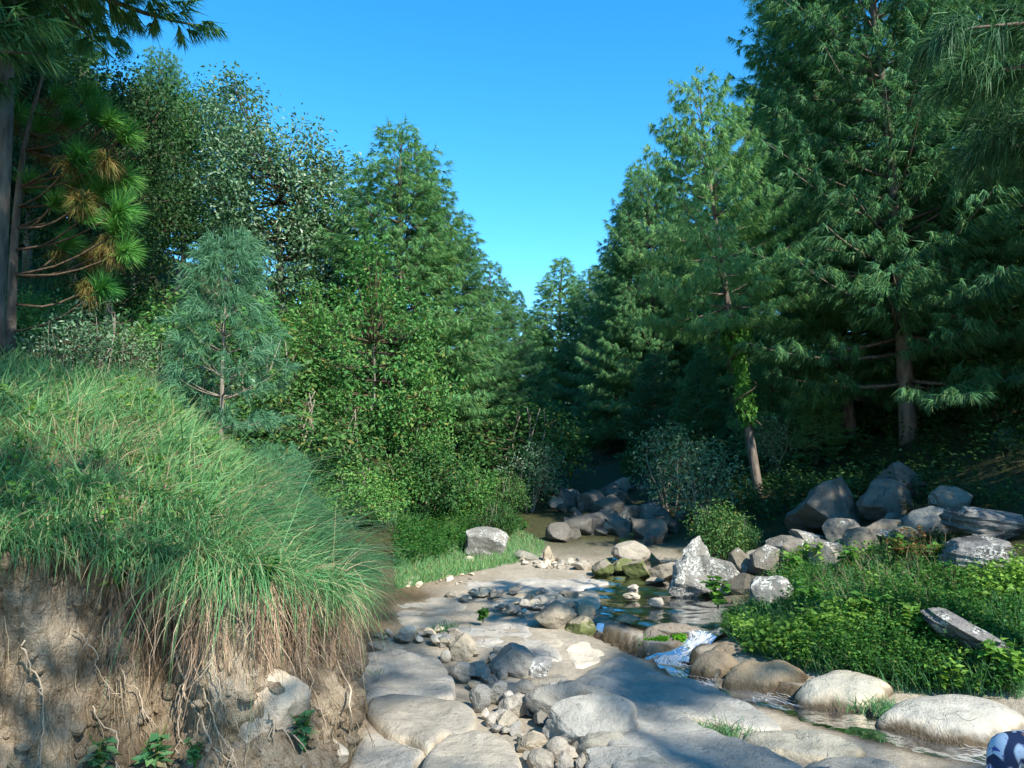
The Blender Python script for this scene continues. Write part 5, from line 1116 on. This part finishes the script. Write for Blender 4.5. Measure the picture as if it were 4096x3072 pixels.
for px, py, lab in ((790, 580, 'lime green weed above the round boulder'), (815, 572, 'lime green weed behind the round boulder'), (850, 577, 'lime green weed under the twin block'), (812, 612, 'tall lime weed beside the round boulder'), (905, 566, 'leafy weed below the peaked rock'), (945, 578, 'leafy weed below the dead bracken'), (960, 598, 'leafy weed by the bluish rock mass'),
                    (915, 650, 'pale leaved weed next to the slanting layered slab'), (985, 682, 'big leaved weed below the slanting layered slab'), (1010, 690, 'big leaved weed hanging towards the largest dome'), (870, 630, 'bushy weed in the middle of the right bank')):
    q = scatter([(px, py), (px + 1, py), (px, py + 1)], 1)[0]; plant('weed', px, py, q[2], .30, 7, 12, .085, .06, M_LIME if 'lime' in lab or 'big' in lab or 'pale' in lab else M_WEED, lab, .5)
for px, py, d_, lab in ((155, 768, 3.05, 'broad leaved weed at the bottom of the earth bank beside the roots'), (100, 775, 3.0, 'long leaved weed at the bottom of the earth bank'), (305, 745, 3.62, 'green weed beside the clay covered boulder'), (195, 760, 3.3, 'small weed between the thick roots')):
    plant('weed', px, py, 0, .16 if px != 195 else .09, 5, 6, .085 if px != 195 else .04, .045, M_REED, lab, .5, None, face_depth(px, min(py, 764)) - .03)
for px, py, lab in ((262, 590, 'leafy green weed sprouting from the lip of the bank'), (318, 640, 'bright green weed hanging on the corner of the bank'), (120, 585, 'dock leaved weed on the shaded bank')):
    plant('weed', px, py, 0, .16, 6, 14, .045 if px != 120 else .12, .03, M_LIME if px == 318 else M_WEED, lab, .9, None, face_depth(px, py) - .02)
for px, py, lab in ((925, 552, 'rusty dead bracken lying over the rocks'), (905, 566, 'small rusty bracken frond clump'), (932, 572, 'brown bracken drooping into the weeds'), (915, 524, 'upright dry bracken behind the rock row')):
    q = scatter([(px, py), (px + 1, py), (px, py + 1)], 1)[0]; plant('dead_bracken', px, py, q[2] + .02, .26, 16, 26, .05, .022, M_BRACK, lab, 1.1)
# moss apron on the blunt ledge
rng = np.random.default_rng(91); me_ = moss_ledge.data; nv_ = len(me_.vertices); co = np.empty(nv_ * 3, np.float32); no_ = np.empty(nv_ * 3, np.float32)
me_.vertices.foreach_get('co', co); me_.vertices.foreach_get('normal', no_); co = co.reshape(-1, 3).astype(float); no_ = no_.reshape(-1, 3).astype(float)
wc = co + np.array(moss_ledge.location); r_ = wc - [0, 0, CZ]; f_ = r_[:, 1] * math.cos(PITCH) + r_[:, 2] * math.sin(PITCH); u_ = -r_[:, 1] * math.sin(PITCH) + r_[:, 2] * math.cos(PITCH)
qx, qy = 512 + FPX * r_[:, 0] / f_, 384 - FPX * u_ / f_
ok = np.where((qx > 641) & (qx < 684) & (qy > 640 - .12 * (qx - 641)) & (qy < 659) & (no_[:, 1] < .1) & (vnoise(wc * 14, 5) > -.35))[0]
if len(ok):
    pk = rng.choice(ok, 2600); Pm = co[pk] + rng.normal(0, .012, (2600, 3)) + no_[pk] * .004
    link('moss', mesh_np('moss', *leaves(Pm, no_[pk] + rng.normal(0, .5, (2600, 3)), np.array([0, -.3, -1.]) + rng.normal(0, .6, (2600, 3)), rng.uniform(.012, .034, 2600), .014, rng), M_MOSS, False), moss_ledge)['kind'] = 'stuff'
print('plants', time.time() - T0)

# ------------------------------------------------------------------ person sitting on a stone at the right edge, only a knee in view
def person(base, rotz):
    J = dict(pel=(0, 0, .42, .15, .13), ab=(-.02, 0, .58, .14, .11), ch=(-.03, 0, .80, .16, .115), nk0=(-.02, 0, .95, .075, .065), nk=(0, 0, 1.01, .055, .055), hd0=(.02, 0, 1.05, .07, .085), hd=(.02, 0, 1.13, .085, .10), hd2=(.01, 0, 1.20, .06, .075))
    E = [('pel', 'ab'), ('ab', 'ch'), ('ch', 'nk0'), ('nk0', 'nk'), ('nk', 'hd0'), ('hd0', 'hd'), ('hd', 'hd2')]
    for s_, n in ((1, 'l'), (-1, 'r')):
        J.update({n + 'hip': (.05, .10 * s_, .42, .10, .10), n + 'th': (.25, .13 * s_, .46, .09, .09), n + 'kn': (.46, .14 * s_, .49, .075, .075), n + 'sh': (.44, .14 * s_, .28, .062, .062), n + 'an': (.42, .14 * s_, .08, .04, .04), n + 'ft': (.52, .15 * s_, .04, .04, .03), n + 'to': (.62, .16 * s_, .03, .032, .022),
                  n + 'so': (-.03, .17 * s_, .90, .07, .065), n + 'el': (.10, .24 * s_, .66, .048, .048), n + 'wr': (.14, .10 * s_, .60, .03, .03), n + 'pa': (.20, .07 * s_, .585, .032, .016)})
        E += [('pel', n + 'hip'), (n + 'hip', n + 'th'), (n + 'th', n + 'kn'), (n + 'kn', n + 'sh'), (n + 'sh', n + 'an'), (n + 'an', n + 'ft'), (n + 'ft', n + 'to'), ('ch', n + 'so'), (n + 'so', n + 'el'), (n + 'el', n + 'wr'), (n + 'wr', n + 'pa')]
        for f in range(5):
            a = (f - 2) * .017 * s_; l = (.055, .075, .082, .076, .06)[f]; q = n + 'f%d' % f
            x0 = .23 if f else .19
            J[q + 'a'] = (x0, (.14 + a * (1.7 if f == 0 else 1) * -1) * s_ * s_ if False else .07 * s_ - a, .59, .0095, .0095); J[q + 'b'] = (x0 + l * .6, .07 * s_ - a * 1.15, .582, .0085, .0085); J[q + 'c'] = (x0 + l, .07 * s_ - a * 1.2, .56, .0075, .0075)
            E += [(n + 'pa', q + 'a'), (q + 'a', q + 'b'), (q + 'b', q + 'c')]
    names = list(J); me = bpy.data.meshes.new('person_body'); me.from_pydata([J[k][:3] for k in names], [(names.index(a), names.index(b)) for a, b in E], [])
    o = bpy.data.objects.new('person_tmp', me); COL.objects.link(o)
    md_ = o.modifiers.new('skin', 'SKIN'); sv = me.skin_vertices[0].data
    for i, k in enumerate(names): sv[i].radius = J[k][3:]; sv[i].use_root = k == 'pel'
    o.modifiers.new('sub', 'SUBSURF').levels = 2; o.modifiers['sub'].render_levels = 2
    dg = bpy.context.evaluated_depsgraph_get(); em = bpy.data.meshes.new_from_object(o.evaluated_get(dg)); bpy.data.objects.remove(o)
    m1, nt, b, _ = mat('printed_cloth'); tc = N(nt, 'TexCoord'); vo = N(nt, 'TexVoronoi'); vo.inputs['Scale'].default_value = 11.; nt.links.new(tc.outputs['Object'], vo.inputs['Vector'])
    nz_ = noise(nt, tc.outputs['Object'], 7, 1, .4, 1.2); nz2 = noise(nt, tc.outputs['Object'], 30, 2)
    nt.links.new(mixc(nt, maprange(nt, nz_, .53, .56), (.012, .030, .085), mixc(nt, maprange(nt, nz2, .55, .6), (.48, .60, .72), (.06, .08, .32))), b.inputs['Base Color']); b.inputs['Roughness'].default_value = .9
    m2, _, b2, _ = mat('skin'); b2.inputs['Base Color'].default_value = (.30, .16, .09, 1); b2.inputs['Roughness'].default_value = .55
    m3, _, b3, _ = mat('hair'); b3.inputs['Base Color'].default_value = (.012, .009, .007, 1); b3.inputs['Roughness'].default_value = .5
    em.materials.clear(); em.materials.append(m1); em.materials.append(m2)
    for p_ in em.polygons:
        c = p_.center; p_.use_smooth = True; p_.material_index = 1 if (c.z > .975 or c.z < .085 or (c.x > .15 and .54 < c.z < .63 and abs(c.y) < .13)) else 0
    body = link('person', em, None, base, rotz); tag(body, 'person in navy cloth printed with white petals, only a knee in view', 'person')
    V, F = ICO[4]; hv = V * [.098, .108, .098] + [-.005, 0, 1.15]; hv = hv + nrm(V) * (.006 * fbm(V * 6, 3))[:, None]; keep = ~((V[F].mean(1)[:, 0] > .35) & (V[F].mean(1)[:, 2] < .45))
    link('hair', mesh_np('hair', hv, F[keep], m3), body)
    for s_ in (1, -1):
        V, F = ICO[3]; link('eye', mesh_np('eye', V * .011 + [.098, .03 * s_, 1.125], F, m3), body); link('ear', mesh_np('ear', V * [.016, .012, .03] + [.015, .088 * s_, 1.115], F, m2), body)
    link('nose', mesh_np('nose', ICO[3][0] * [.02, .014, .024] + [.108, 0, 1.095], ICO[3][1], m2), body); link('mouth', mesh_np('mouth', ICO[3][0] * [.008, .024, .006] + [.092, 0, 1.058], ICO[3][1], mat('lips')[0]), body)
person((2.29, 2.92, -.02), rad(176))
V, F = rock_shape(44, 5, 9, .6, .06); tag(link('boulder', mesh_np('boulder', V * [.5, .6, .42], F, M_GREY, True, 34), None, (2.40, 2.92, .10)), 'flat topped grey boulder the person sits on', 'boulder')
print('done', time.time() - T0)
